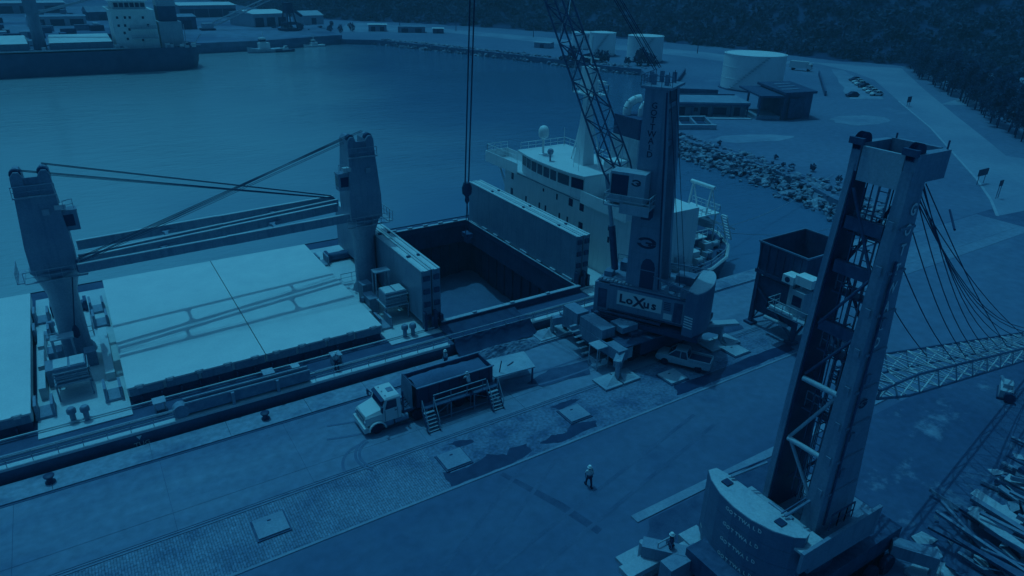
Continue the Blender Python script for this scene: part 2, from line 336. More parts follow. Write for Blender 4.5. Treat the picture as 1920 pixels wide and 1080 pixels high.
struct(MB().box((17.82, 34.98, -0.1), (57, 40.02, 0.010)), 'gravel_strip', G_GRAVEL)
struct(MB().box((-140, 34.74, -0.1), (57, 34.94, 0.06)), 'kerb', M_CONC)
struct(MB().sheet([(-140, -60), (57, -60), (57, 34.72), (-140, 34.72)], 0.006), 'asphalt_yard', G_ASPH)
struct(MB().sheet([(35.5, -10), (95, -10), (95, 24.6), (42, 24.6)], 0.012), 'stained_yard', G_STONEYARD)
struct(MB().box((26.9, 25.4, -0.1), (56.5, 26.1, 0.09)), 'concrete_kerb', M_CONC)
def blob(pts, z, jitter=0.18, sub=4):
    out = []
    n = len(pts)
    for i in range(n):
        a = Vector(pts[i]); b = Vector(pts[(i+1) % n])
        for j in range(sub):
            p = a.lerp(b, j/sub); out.append((p.x+random.uniform(-jitter, jitter), p.y+random.uniform(-jitter, jitter)*0.6))
    return MB().sheet(out, z)
PUD = [[(17.9,36.9),(17.8,35.1),(19.8,35.0),(22.9,35.0),(25.0,35.4),(25.1,36.4),(23.8,36.7),(23.1,36.1),(21.9,36.9),(20.3,36.4),(18.5,36.4)],
       [(26.0,35.9),(27.3,35.2),(29.0,35.3),(31.4,35.4),(31.8,36.1),(29.6,36.7),(28.7,36.0),(27.4,36.3)],
       [(19.8,39.5),(20.4,38.8),(21.6,38.7),(21.7,39.2),(20.5,39.6)], [(29.6,39.6),(30.1,38.8),(32.5,39.2),(31.9,39.7)],
       [(41.3,36.7),(40.3,35.3),(44.8,35.3),(51.1,35.3),(56.5,35.4),(56.8,36.6),(51.2,36.7),(45.6,36.5)]]
for p in PUD: struct(blob(p, 0.018, 0.12), 'wet_patch', M_WET)
struct(MB().sheet([(21.4,34.4),(21.8,34.5),(23.7,29.6),(24.5,26.2),(23.9,26.0),(23.0,29.6)], 0.012), 'patched_trench', M_OILDARK)
for p, z in (([(31, 42.6), (36, 42.0), (37.5, 44.0), (33, 44.6), (30, 43.8)], 0.052), ([(52, 41.2), (55.5, 41.0), (56, 42.6), (53, 43.2)], 0.052)):
    struct(blob(p, z, 0.25), 'oil_stain', M_OILDARK)
for p in ([(30.5, 21), (44, 22.5), (44, 25.3), (27.5, 25.2), (26.2, 23.4)],): struct(blob(p, 0.011, 0.3), 'dark_ground', M_OILDARK)  # patch of darker ground along the concrete kerb

M_TRACK = mat('tyre_rubber_mark', 0.17, 0.9, var=0.15)
def track(cx, cy, r, a0, a1, wd=0.22, z=0.048):
    n = 22; m = MB()
    for i in range(n):
        t0 = a0+(a1-a0)*i/n; t1 = a0+(a1-a0)*(i+1)/n; m.add([(cx+(r-wd/2)*math.cos(t0), cy+(r-wd/2)*math.sin(t0), z), (cx+(r+wd/2)*math.cos(t0), cy+(r+wd/2)*math.sin(t0), z), (cx+(r+wd/2)*math.cos(t1), cy+(r+wd/2)*math.sin(t1), z), (cx+(r-wd/2)*math.cos(t1), cy+(r-wd/2)*math.sin(t1), z)], [(0, 1, 2, 3)])
    return struct(m, 'tyre_mark', M_TRACK)
for k_, (cx, cy, r, a0, a1) in enumerate(((15.2, 41.2, 1.9, 1.9, 3.9), (15.2, 41.2, 2.2, 1.9, 3.9), (14.2, 40.6, 2.4, 1.6, 3.2), (20, 70, 26.4, 4.4, 5.0), (20, 70, 24.6, 4.4, 5.0), (34, 80, 37.2, 4.55, 4.95), (34, 80, 35.3, 4.55, 4.95))): track(cx, cy, r, a0, a1, z=0.046+0.0015*k_)
for k_, (x0, y0, x1, y1) in enumerate(((-2, 38.9, 40, 33.2), (10, 24, 26, 33.5), (5, 22, 40, 30.5))):
    d_ = Vector((x1-x0, y1-y0, 0)).normalized(); n_v = Vector((-d_.y, d_.x, 0))
    if y0 > 34: continue
    for o_ in (0, 1.9): struct(MB().add([(x0+n_v.x*o_, y0+n_v.y*o_, 0.013+k_*0.002), (x1+n_v.x*o_, y1+n_v.y*o_, 0.013+k_*0.002), (x1+n_v.x*(o_+.3), y1+n_v.y*(o_+.3), 0.013+k_*0.002), (x0+n_v.x*(o_+.3), y0+n_v.y*(o_+.3), 0.013+k_*0.002)], [(0, 1, 2, 3)]), 'tyre_mark', M_STAINL)
# --- roads and far ground
RL = [(262, 166), (248.2, 147.7), (211.7, 116.9), (180.6, 90.1), (157.1, 72.1), (141.1, 59.8), (129.1, 51.5), (120.8, 46.6)]
RR = [(176, 40), (166, 66), (179.3, 76.4), (205.2, 97.1), (245.9, 128.9), (291.8, 163.5)]
struct(MB().sheet([(272, 190)] + RL + RR, 0.02), 'road', G_ROAD)
lm = MB()
for a, b in zip(RL[2:], RL[3:]):
    d = Vector((b[0]-a[0], b[1]-a[1])).normalized(); nrm = Vector((-d.y, d.x))*0.22
    lm.add([(a[0]-nrm.x, a[1]-nrm.y, 0.03), (a[0]+nrm.x, a[1]+nrm.y, 0.03), (b[0]+nrm.x, b[1]+nrm.y, 0.03), (b[0]-nrm.x, b[1]-nrm.y, 0.03)], [(0, 1, 2, 3)])
struct(lm, 'road_edge_line', M_CONCP)
struct(MB().sheet([(135, 392), (165, 458), (196, 400), (224, 335), (243, 280), (256, 245), (262, 205), (291, 170), (272, 188), (238, 202), (236, 232), (222, 268), (206, 318), (190, 372)], 0.03), 'coast_road', G_SAND)
struct(blob([(259.9,173.6),(262,169),(233,141),(211.5,121.1),(201.3,125.9),(219.5,140.9)], 0.035, 0.6), 'car_park', G_SAND)
struct(blob([(167.9,109.8),(174,110),(180.8,108.2),(183.4,103.7),(180,99.9),(171.8,99.5),(164.9,100.8),(164.8,105.2)], 0.03, 0.7), 'sand_patch', G_SAND)
struct(blob([(127,108),(138,103.5),(141,99.5),(134,98.5),(124,101),(119,106)], 0.03, 0.6), 'sand_strip', G_SAND)
struct(MB().sheet([(306,154),(309,124),(330,60),(300,55),(290,118),(294,147)], 0.03), 'dirt_road', G_SAND)
struct(MB().sheet([(265,116),(262,104),(255,70),(235,72),(241,96),(237.8,104.5),(225,103),(218,108)], 0.03), 'verge', G_SAND)

# --- hill with forest
BASE = [(120, 760), (135, 620), (142, 525), (162, 480), (209, 432), (238, 381), (262, 325), (277, 268), (287, 223), (290, 192), (301, 168), (310, 150), (314, 120), (335, 58), (380, -60), (420, -200)]
Bn = np.array(BASE, float)
def base_dist(P):
    best = np.full(len(P), 1e9); sgn = np.zeros(len(P))
    for a, b in zip(Bn, Bn[1:]):
        d = b-a; t = np.clip(((P-a)@d)/(d@d), 0, 1); q = a+t[:, None]*d; r = np.hypot(*(P-q).T)
        s = np.sign(d[0]*(P[:, 1]-a[1])-d[1]*(P[:, 0]-a[0])); u = r < best-1e-9; best[u] = r[u]; sgn[u] = s[u]
    return best*np.where(sgn > 0, 1, -1)
def hill_h(P):
    d = base_dist(P); h = np.where(d > 0, 0.55*d*(1-np.exp(-d/25)), -0.6)
    return np.minimum(h, 230) + np.where(d > 4, 3.0*np.sin(P[:, 0]*0.045+1)*np.cos(P[:, 1]*0.037)+1.5*np.sin(P[:, 0]*0.11+P[:, 1]*0.09), 0)*np.clip(d/40, 0, 1)
gx = np.arange(80, 800, 12.0); gy = np.arange(-260, 1100, 12.0); GX, GY = np.meshgrid(gx, gy); PP = np.c_[GX.ravel(), GY.ravel()]; HH = hill_h(PP)
hv = np.c_[PP, HH]; nx, ny = len(gx), len(gy)
hb = MB(); hb.v = [tuple(p) for p in hv.tolist()]
hb.f = [(j*nx+i, j*nx+i+1, (j+1)*nx+i+1, (j+1)*nx+i) for j in range(ny-1) for i in range(nx-1) if max(HH[j*nx+i], HH[j*nx+i+1], HH[(j+1)*nx+i], HH[(j+1)*nx+i+1]) > 0]
struct(hb, 'hill', G_HILL, True)
def leaf_cloud(n, rx, ry, rz, leaf, rng, shell=0.45):
    """n small randomly turned quads spread through an ellipsoid; returns verts (4n,3)"""
    d = rng.normal(size=(n, 3)); d /= np.linalg.norm(d, axis=1)[:, None]; rr = shell+(1-shell)*rng.random(n)**0.6
    c = d*rr[:, None]*np.array([rx, ry, rz])
    a = rng.normal(size=(n, 3)); a /= np.linalg.norm(a, axis=1)[:, None]; b = np.cross(a, rng.normal(size=(n, 3))); b /= np.linalg.norm(b, axis=1)[:, None]
    s = leaf*(0.6+0.8*rng.random(n))[:, None]; a *= s; b *= s*0.7
    return np.stack([c-a-b, c+a-b, c+a+b, c-a+b], 1).reshape(-1, 3)
def quads_obj(name, V, m, parent=None):
    n = len(V)//4; me = bpy.data.meshes.new(name); me.vertices.add(len(V)); me.vertices.foreach_set('co', V.astype(np.float32).ravel())
    me.loops.add(len(V)); me.loops.foreach_set('vertex_index', np.arange(len(V), dtype=np.int32)); me.polygons.add(n)
    me.polygons.foreach_set('loop_start', np.arange(0, len(V), 4, dtype=np.int32)); me.materials.append(m); me.update(calc_edges=True)
    if name is None: return me
    o = bpy.data.objects.new(name, me); COL.objects.link(o)
    if parent is not None: o.parent = parent
    return o
gx = np.arange(110, 520, 5.0); gy = np.arange(-120, 760, 5.0); GX, GY = np.meshgrid(gx, gy); P = np.c_[GX.ravel(), GY.ravel()]; P += RNG.uniform(-2.2, 2.2, P.shape)
d = base_dist(P); ang = np.degrees(np.arctan2(P[:, 0], P[:, 1]))
keep = (d > 1.5) & (d < 135) & (ang > 10) & (ang < 76) & (RNG.random(len(P)) < np.where(d < 30, 0.95, 0.8)); P = P[keep]; hz = hill_h(P)
protos = [leaf_cloud(56, 1, 1, 1, 0.20, RNG) for _ in range(10)]
allv = []
for i, (p, z) in enumerate(zip(P, hz)):
    r = RNG.uniform(2.0, 4.2); hgt = r*RNG.uniform(0.7, 1.15); q = protos[i % 10]; t = RNG.uniform(0, 6.28); c, s = math.cos(t), math.sin(t)
    allv.append(np.c_[(q[:, 0]*c-q[:, 1]*s)*r+p[0], (q[:, 0]*s+q[:, 1]*c)*r+p[1], q[:, 2]*hgt+z+hgt*0.8])
fo = quads_obj('forest', np.concatenate(allv), M_FOREST); tag(fo, kind='stuff')
fo['label'] = 'dense dark scrub forest covering the hillside behind the port'; fo['category'] = 'forest'

# --- casuarina trees along the road
def make_tree_meshes(k):
    rng = np.random.default_rng(100+k); H = 8.5
    tb = MB(); z = 0; px_, py_ = 0, 0
    pts = [(0, 0, 0), (0.1*rng.normal(), 0.1*rng.normal(), 2.6), (0.25*rng.normal(), 0.25*rng.normal(), 5.2), (0.3*rng.normal(), 0.3*rng.normal(), 7.8)]
    for (a, b), (r0, r1) in zip(zip(pts, pts[1:]), ((0.17, 0.13), (0.13, 0.08), (0.08, 0.03))): tb.tube(a, b, r0, r1, 6)
    V = []
    for j in range(15):
        z = rng.uniform(1.6, 7.6); t = rng.uniform(0, 6.28); l = rng.uniform(0.7, 1.9)*(1.1-(z-2.4)/8)
        tip = (l*math.cos(t)+pts[2][0]*z/6, l*math.sin(t)+pts[2][1]*z/6, z+0.9); tb.tube((pts[2][0]*z/7, pts[2][1]*z/7, z), tip, 0.04, 0.015, 4)
        q = leaf_cloud(60, 0.95, 0.95, 1.2, 0.16, rng, 0.2); V.append(q+np.array(tip))
    q = leaf_cloud(60, 0.7, 0.7, 1.5, 0.17, rng, 0.2); V.append(q+np.array([pts[3][0], pts[3][1], 7.9]))
    return tb.mesh('trunk', M_BARK, True), np.concatenate(V)
TREES = []
for k in range(5):
    tr, cv = make_tree_meshes(k); co = quads_obj('crown', cv, M_LEAF); TREES.append((tr, co.data)); bpy.data.objects.remove(co)
TL = [(300, 168), (266.9, 144), (240, 120), (216.9, 101), (200, 87.5), (187.1, 77), (176, 68), (166, 59.5), (158, 53), (150, 47)]
def along(pl, step):
    out = []; carry = 0.0
    for a, b in zip(pl, pl[1:]):
        L = math.hypot(b[0]-a[0], b[1]-a[1]); s = carry
        while s < L: t = s/L; out.append((a[0]+(b[0]-a[0])*t, a[1]+(b[1]-a[1])*t)); s += step
        carry = s-L
    return out
def tree(x, y, k, s):
    t = thing('casuarina_tree', 'slender dark feathery tree in the roadside row below the hill', 'tree', (x, y, 0), random.uniform(0.1, 6.2), 'trees lining the port road'); t.scale = (s*random.uniform(0.9, 1.15), s*random.uniform(0.9, 1.15), s)
    inst(TREES[k][0], 'trunk', (0, 0, 0), parent=t); inst(TREES[k][1], 'crown', (0, 0, 0), parent=t)
for i, (x, y) in enumerate(along(TL, 3.7)): tree(x+3.5+random.uniform(-1.0, 1.0), y-1.0+random.uniform(-1.0, 1.0), i % 5, random.uniform(0.9, 1.45))
for i, (x, y) in enumerate(along([(292, 156), (268, 134), (240, 112), (215, 93)], 5.5)): tree(x+9+random.uniform(-1.5, 1.5), y-3.0+random.uniform(-1.5, 1.5), (i*2) % 5, random.uniform(0.8, 1.15))

# --- armour rocks on the shore
rockm = []
for k in range(7):
    bm = bmesh.new(); bmesh.ops.create_icosphere(bm, subdivisions=1, radius=1.0); rr = random.Random(k)
    for v in bm.verts: v.co *= rr.uniform(0.65, 1.2); v.co.z *= 0.75; v.co.x *= rr.choice((1.0, 1.25))
    me = bpy.data.meshes.new('rock'); bm.to_mesh(me); bm.free(); me.materials.append(M_ROCK); rockm.append(me)
bank = struct(MB().add([p for (a, b) in zip([(97, 51.5), (101, 57.5), (104.5, 67), (106.8, 78.5), (108.2, 92.5), (108.6, 104), (109.5, 114), (114, 127)], [(98, 50.0), (107, 57), (109, 65), (113, 74.5), (115.5, 85), (117, 100.5), (118, 114), (122, 124)])
        for p in ((a[0], a[1], -3.2), (b[0], b[1], 0.12))], [(2*i, 2*i+1, 2*i+3, 2*i+2) for i in range(7)]), 'rock_revetment', M_CONCD)
RK0 = [(98, 52.5), (101.5, 58), (105, 67.5), (107.3, 78.5), (108.7, 92.5), (109.2, 104), (110.5, 115)]; RK1 = [(99.5, 51), (106, 57), (108, 65), (112, 74.5), (114.8, 85), (116.5, 100.5), (117.5, 113)]
for i in range(290):
    t = random.random()*5.999; j = int(t); f = t-j; v = random.random()
    a = Vector(RK0[j]).lerp(Vector(RK0[j+1]), f); b = Vector(RK1[j]).lerp(Vector(RK1[j+1]), f); p = a.lerp(b, v); s = random.uniform(0.45, 1.15)*(1.15-0.35*v)
    inst(random.choice(rockm), 'rock', (p.x, p.y, -2.5+2.75*v+0.1), scale=(s, s*random.uniform(0.8, 1.2), s*random.uniform(0.7, 1.1)), parent=bank, rot=(random.uniform(-.5, .5), random.uniform(-.5, .5), random.uniform(0, 6.28)))
def rock_stuff(name, pl, n, smin, smax, width, z0, z1):
    V = []; F = []; base = [np.array([v.co[:] for v in me.vertices]) for me in rockm]; fc = [np.array([p.vertices[:] for p in me.polygons]) for me in rockm]; o = 0
    seg = along(pl, 0.5)
    for i in range(n):
        q = random.choice(seg); k = random.randrange(7); s = random.uniform(smin, smax); u = random.random(); t = random.uniform(0, 6.28)
        b = base[k]*s; V.append(np.c_[b[:, 0]*math.cos(t)-b[:, 1]*math.sin(t)+q[0]+random.uniform(-width, width)*0.5+width*u, b[:, 0]*math.sin(t)+b[:, 1]*math.cos(t)+q[1]+random.uniform(-1, 1), b[:, 2]+z0+(z1-z0)*u]); F += (fc[k]+o).tolist(); o += len(b)
    mb = MB(); mb.v = [tuple(p) for p in np.concatenate(V).tolist()]; mb.f = F; ob = mb.build(name, M_ROCK); tag(ob, kind='stuff'); ob['label'] = 'line of far shore rocks below the coast road'; ob['category'] = 'rocks'
rock_stuff('rock_rubble', [(98.5, 52.5), (102, 58), (105, 67), (107.5, 78.5), (109, 92.5), (110, 104), (111, 114)], 700, 0.25, 0.6, 5.5, -2.2, 0.5)
rock_stuff('shore_rocks', [(137.5, 345), (143, 333), (157, 298), (167.5, 268), (177.5, 238.6), (183, 216), (188, 206)], 900, 0.5, 1.3, 2.5, -2.4, 0.4)

# ================================================================== BULK CARRIER
ship = thing('bulk_carrier', 'long dark hulled bulk carrier with pale hatch covers moored along the quay', 'ship', (22, 68.2, -2.3))
YC = 68.2
def ship_outline(inset=0.0, drop=0.0):
    near = [(-70, 51.8), (58, 51.8), (63, 52.5), (67.5, 54.2), (71, 57), (73.4, 61), (74.3, 66)]
    pts = [(x - (inset*0.6 if x > 58 else 0), y+inset) for x, y in near]
    far = [(x, 2*YC-y) for x, y in pts[::-1]]
    return pts + far
lower = [(x-(3.0 if x > 60 else 0), YC+(y-YC)*0.985, -4.5) for x, y in ship_outline()]
wl = [(x-(1.2 if x > 60 else 0), y, -1.6) for x, y in ship_outline()]; top = [(x, y, 1.0) for x, y in ship_outline()]
hm = MB().loft([lower, wl, top], cap=False); hull = hm.build('hull', M_HULL, ship, True)
# deck plating round the open hold
HX0, HX1, HY0, HY1 = 27.7, 44.4, 55.7, 81.3
dk = MB()
for r in ((-70, 51.9, HX0, 84.5), (HX0, 51.9, HX1, HY0), (HX0, HY1, HX1, 84.5), (HX1, 51.9, 58, 84.5)): dk.sheet([(r[0], r[1]), (r[2], r[1]), (r[2], r[3]), (r[0], r[3])], 0.92)
dk.sheet([(58, 51.9), (63, 52.6), (67.5, 54.3), (71, 57.1), (73.3, 61), (74.2, 66), (74.2, 70.4), (73.3, 75.4), (71, 79.3), (67.5, 82.1), (63, 83.8), (58, 84.5)], 0.92)
deck = dk.build('deck', M_DECKD, ship)
ed = MB()
for a, b in ((-70, 26.4), (35.6, 58)): ed.box((a, 51.75, 0.85), (b, 52.32, 1.06))
ed.build('deck_edge_strip', M_DECKB, ship)
for a, b in ((-70, 26.6), (36.0, 58)): MB().bar((a, 53.05, 1.22), (b, 53.05, 1.22), 0.12).build('deck_pipe', M_DECKB, ship); MB().bar((a, 53.45, 1.12), (b, 53.45, 1.12), 0.1).build('deck_pipe', M_STEELM, ship); MB().bar((a, 55.5, 1.2), (b, 55.5, 1.2), 0.12).build('deck_pipe', M_DECKB, ship)
for x0, x1, y0 in ((-7.0, -0.6, 54.6), (21.6, 27.3, 54.6), (45.0, 50.5, 53.4)):
    MB().box((x0, y0, 0.93), (x1, 82.2, 1.02)).build('cross_deck', M_DECKB, ship)
for a, b in ((-20, 2.2), (13.4, 36.0), (36.2, 57.5)): MB().rail([(a, 51.95, 1.0), (b, 51.95, 1.0)], 1.0, 0.035, 1.6).build('deck_railing', M_GALV, ship)
MB().rail([(58.5, 52.05, 1.0), (63, 52.8, 1.0), (67.3, 54.5, 1.0), (70.8, 57.2, 1.0), (73.1, 61.1, 1.0), (74.0, 66, 1.0), (74, 70.4, 1)], 1.0, 0.035, 1.4).build('stern_railing', M_GALV, ship)
MB().path([(58.2, 51.85, 0.95), (63, 52.55, 0.95), (67.4, 54.25, 0.95), (70.9, 57.05, 0.95), (73.3, 61, 0.95), (74.2, 66, 0.95)], 0.22, 6).build('stern_fender_strip', M_WHITE, ship)
# coamings and hatch covers
def coaming(x0, x1, y0=56.4, y1=80.6, h=1.62):
    c = MB()
    c.box((x0, y0, 0.9), (x1, y0+0.35, h)).box((x0, y1-0.35, 0.9), (x1, y1, h)).box((x0, y0+0.36, 0.9), (x0+0.35, y1-0.36, h-0.003)).box((x1-0.35, y0+0.36, 0.9), (x1, y1-0.36, h-0.003))
    o = c.build('hatch_coaming', M_DECKD, ship)
    st = MB().box((-0.05, -0.45, 0), (0.05, 0, 0.6)).mesh('coaming_stay', M_DECKD)
    n = int((x1-x0)/1.5)
    for i in range(n):
        k = inst(st, 'coaming_stay', (x0+0.7+i*1.5-22, y0-68.2, 0.92+2.3), parent=o)
    return o
coaming(-30, -7.3); coaming(-0.4, 21.2)
def hatch_cover(x0, x1, y0=56.2, y1=80.75):
    b = MB(); n = 9; b.box((x0, y0+0.16, 1.64), (x1, y1-0.16, 2.50))
    b.box((x0, y0, 2.36), (x1, y0+0.16, 2.503)).box((x0, y1-0.16, 2.36), (x1, y1, 2.503))
    o = b.build('hatch_cover', M_COVER, ship)
    sd = MB(); nb = 4; L = (x1-x0)/nb
    for i in range(nb): MB().box((x0+i*L+0.12, y0+0.02, 1.66), (x0+(i+1)*L-0.12, y0+0.155, 2.34)).build('side_plate', M_SCRANE, o)
    for i in range(5):
        x = x0+0.9+i*(x1-x0-1.8)/4; MB().box((x-0.22, y0-0.12, 2.3), (x+0.22, y0-0.005, 2.56)).box((x-0.34, y0-0.05, 2.505), (x+0.34, y0+0.10, 2.62)).build('cleat', M_DECKB, o)
    e = MB(); yy = y1
    while yy > y0: 
        e.box((x0+0.0, yy-0.01, 2.503), (x0+0.0, yy, 2.504)); yy -= 30
    return o
hatch_cover(-0.6, 10.34); hatch_cover(10.42, 21.35); hatch_cover(-18.2, -7.15); hatch_cover(-29.4, -18.3)
# raised rails and brackets on the ends of the closed hatches
for xa, xb in ((-1.9, -1.2), (21.7, 22.2)):
    MB().box((xa, 61.0, 1.0), (xb, 70.5, 1.75)).build('hatch_stop', M_DECKB, ship)
for x, y in ((-1.6, 58.2), (-1.6, 76.5), (-6.4, 58.2), (-6.4, 76.5), (-6.4, 72.5), (22.4, 58.6), (22.2, 77.0), (-1.5, 73.0)):
    MB().box((x-0.7, y-0.9, 1.0), (x+0.7, y+0.9, 1.25)).box((x-0.65, y-0.85, 1.25), (x-0.45, y+0.85, 2.35)).box((x+0.45, y-0.85, 1.25), (x+0.65, y+0.85, 2.2)).build('cover_bracket', M_SCRANE, ship)
for y in (62, 66, 70): MB().box((-6.7, y-1.6, 1.0), (-6.2, y+1.6, 2.1)).build('cover_ramp', M_DECKB, ship)
# open hold
h = MB()
h.box((HX0-0.35, HY0-0.35, 0.9), (HX1+0.35, HY0, 1.6)).box((HX0-0.35, HY1, 0.9), (HX1+0.35, HY1+0.35, 1.6)).box((HX0-0.35, HY0+0.002, 0.9), (HX0, HY1-0.002, 1.597)).box((HX1, HY0+0.002, 0.9), (HX1+0.35, HY1-0.002, 1.597))
hc = h.build('hold_coaming', M_DECKD, ship)
MB().box((HX0-0.38, HY0-0.42, 1.602), (HX1+0.38, HY0+0.06, 1.70)).build('coaming_rail', M_PALE, hc); MB().box((HX0-0.38, HY1-0.06, 1.602), (HX1+0.38, HY1+0.42, 1.70)).build('coaming_rail', M_PALE, hc)
MB().box((HX1-0.06, HY0+0.08, 1.60), (HX1+0.10, HY1-0.08, 1.69)).build('coaming_rail', M_PALE, hc)
for i in range(7):
    x = HX0+1.2+i*2.3; MB().box((x-0.3, HY1+0.05, 1.70), (x+0.35, HY1+0.35, 1.9)).build('cleat', M_PALE, hc)
    if i % 2: MB().box((x-0.25, HY0-0.36, 1.70), (x+0.2, HY0-0.1, 1.85)).build('cleat', M_PALE, hc)
# inner trunk and hold
hw = MB(); z0, z1 = -1.4, 0.9
def wallq(a, b, zt, zb): return [(a[0], a[1], zt), (b[0], b[1], zt), (b[0], b[1], zb), (a[0], a[1], zb)]
cs = [(HX0, HY0), (HX1, HY0), (HX1, HY1), (HX0, HY1)]
for a, b in zip(cs, cs[1:]+cs[:1]): hw.add(wallq(a, b, 0.9, -1.5), [(0, 1, 2, 3)])
hw.build('hatch_trunk', M_HOLD, ship)
hw = MB(); c2 = [(HX0-1.6, HY0-1.5), (HX1+1.6, HY0-1.5), (HX1+1.6, HY1+1.5), (HX0-1.6, HY1+1.5)]
for a, b, p, q in zip(cs, cs[1:]+cs[:1], c2, c2[1:]+c2[:1]):
    hw.add([(a[0], a[1], -1.52), (b[0], b[1], -1.52), (q[0], q[1], -1.9), (p[0], p[1], -1.9)], [(0, 1, 2, 3)]); hw.add(wallq(p, q, -1.9, -15), [(0, 1, 2, 3)])
hw.sheet(c2, -14.5); hw.build('hold_lining', M_HOLD, ship)
ribm = MB().box((-0.12, -0.15, -13), (0.12, 0.15, -1.9)).mesh('frame_rib', M_HOLD)
for i in range(12):
    inst(ribm, 'frame_rib', (HX1+1.5-22, HY0+1+i*2.1-68.2, 2.3), parent=hc); inst(ribm, 'frame_rib', (HX0+0.3+i*1.45-22, HY1+1.42-68.2, 2.3), parent=hc)
# folded covers standing at both ends of the hold
def folded(x0, x1, y0, y1, zt, name='folded_hatch_cover'):
    o = MB().box((x0, y0, 1.75), (x1, y1, zt)).build(name, M_SCRANE, ship)
    MB().box((x0-0.02, y0-0.02, zt+0.003), (x0+0.24, y1+0.02, zt+0.10)).box((x1-0.24, y0-0.02, zt+0.003), (x1+0.02, y1+0.02, zt+0.10)).build('edge_plate', M_DECKB, o)
    MB().box((x0+0.27, y0, zt+0.003), (x1-0.27, y1, zt+0.03)).build('seal_plate', M_COVER, o)
    for z in (2.3, 3.7, 5.1, 6.5): MB().box((x0+0.15, y0-0.16, z-0.25), (x1-0.15, y0-0.003, z+0.25)).build('end_stiffener', M_STEEL, o)
    MB().box((x0-0.05, y0-0.5, 1.0), (x0+0.25, y0-0.02, 3.0)).box((x1-0.25, y0-0.45, 1.0), (x1+0.05, y0-0.02, 2.4)).build('hinge_bracket', M_STEEL, o)
    w = MB()
    for y in (y0+4, y0+11.5, y0+19): w.box((x0+0.3, y-0.12, zt+0.031), (x1-0.3, y+0.12, zt+0.2))
    w.build('hinge', M_STEEL, o)
    return o
folded(25.55, 26.55, 55.9, 80.6, 7.25); folded(26.68, 27.55, 55.9, 80.6, 7.25)
folded(44.65, 45.5, 56.4, 80.9, 7.15); folded(45.62, 46.5, 56.4, 80.9, 7.15)
for y, s in ((60.5, 0.3), (63.4, 0.22), (66.8, 0.4), (70.5, 0.3), (73.6, 0.28), (76.5, 0.35), (57.6, 0.5)):
    MB().box((44.43, y-s*1.8, 1.62), (44.62, y+s*1.8, 1.78+s*0.5)).build('chain_box', M_PALE, ship)
# deck fittings
def vent(x, y, z=1.0, r=0.34):
    v = MB().lathe((x, y, z), [(r*0.6, 0), (r*0.6, 0.75), (r, 0.85), (r, 1.15), (r*0.7, 1.3), (0.02, 1.34)], 12).build('mushroom_vent', M_SCRANE, ship, True)
for x, y in ((-4.6, 55.8), (-3.7, 55.6), (23.4, 55.5), (24.2, 55.4), (-5.6, 73), (22.2, 63.5)): vent(x, y)
def winch_house(x, y, z):
    # two-level platform with a slatted hydraulic unit on the cross deck beside each crane
    o = MB().box((x-1.3, y-2.6, z), (x+1.3, y-0.2, z+0.15)).build('power_unit_platform', M_GALV, ship)
    for sx in (-1.2, 1.2):
        for sy in (-2.5, -0.3): MB().bar((x+sx, y+sy, 1.0), (x+sx, y+sy, z), 0.12).build('platform_leg', M_SCRANE, o)
    MB().box((x-1.15, y-2.4, z+0.16), (x+1.15, y-0.6, z+1.5)).build('power_unit', M_SCRANE, o)
    for i in range(3): MB().box((x-1.2, y-2.47, z+0.3+i*0.4), (x+1.2, y-2.41, z+0.46+i*0.4)).build('louvre', M_GALV, o)
    for sx in (-0.58, 0.58): MB().box((x+sx-0.5, y-2.3, z+1.51), (x+sx+0.5, y-0.7, z+1.58)).build('lid', M_DECKB, o)
    MB().rail([(x-1.25, y-2.55, z+0.15), (x+1.25, y-2.55, z+0.15), (x+1.25, y-0.25, z+0.15)], 1.0, 0.03, 0.9).build('platform_railing', M_GALV, o)
    f = MB(); 
    for sx in (-0.9, 0.5):
        f.bar((x+sx, y+0.6, 1.0), (x+sx, y+0.6, z+2.6), 0.12); f.bar((x+sx, y+1.5, 1.0), (x+sx, y+1.5, z+2.6), 0.12)
    f.box((x-1.0, y+0.5, z+2.6), (x+0.7, y+1.6, z+2.72)); f.build('control_stand', M_GALV, o)
    MB().box((x-1.9, y+0.2, 1.0), (x-0.9, y+2.2, 2.6)).build('locker', M_SCRANE, o)
winch_house(-4.2, 62.0, 2.4); winch_house(24.2, 61.6, 2.6)
for x in (-4.9, 23.6):
    MB().box((x-0.9, 64.6, 1.0), (x+0.2, 66.0, 3.0)).build('switch_cabinet', M_SCRANE, ship); MB().box((x+1.7, 64.4, 1.0), (x+2.6, 65.6, 2.4)).build('switch_cabinet', M_SCRANE, ship)
    MB().rail([(x-1.2, 70.8, 1.0), (x+2.6, 70.8, 1.0), (x+2.6, 76, 1.0)], 1.0, 0.03, 1.2).build('ladder_railing', M_GALV, ship)
    MB().tube((x-0.4, 77.5, 1.5), (x+2.2, 77.5, 1.5), 0.55, n=12).box((x-0.7, 76.8, 1.0), (x-0.4, 78.2, 2.2)).box((x+2.2, 76.8, 1.0), (x+2.5, 78.2, 2.2)).build('mooring_winch', M_STEEL, ship, True)
for x in (1.0, 9.6, 15.6): 
    MB().box((x-0.05, 53.6, 1.0), (x+0.05, 54.6, 1.9)).box((x+0.7, 53.6, 1.0), (x+0.8, 54.6, 1.9)).box((x-0.1, 53.6, 1.9), (x+0.85, 54.6, 1.98)).build('deck_stand', M_GALV, ship)
MB().box((12.0, 54.0, 0.95), (12.7, 54.7, 1.7)).build('deck_box', M_PALE, ship)
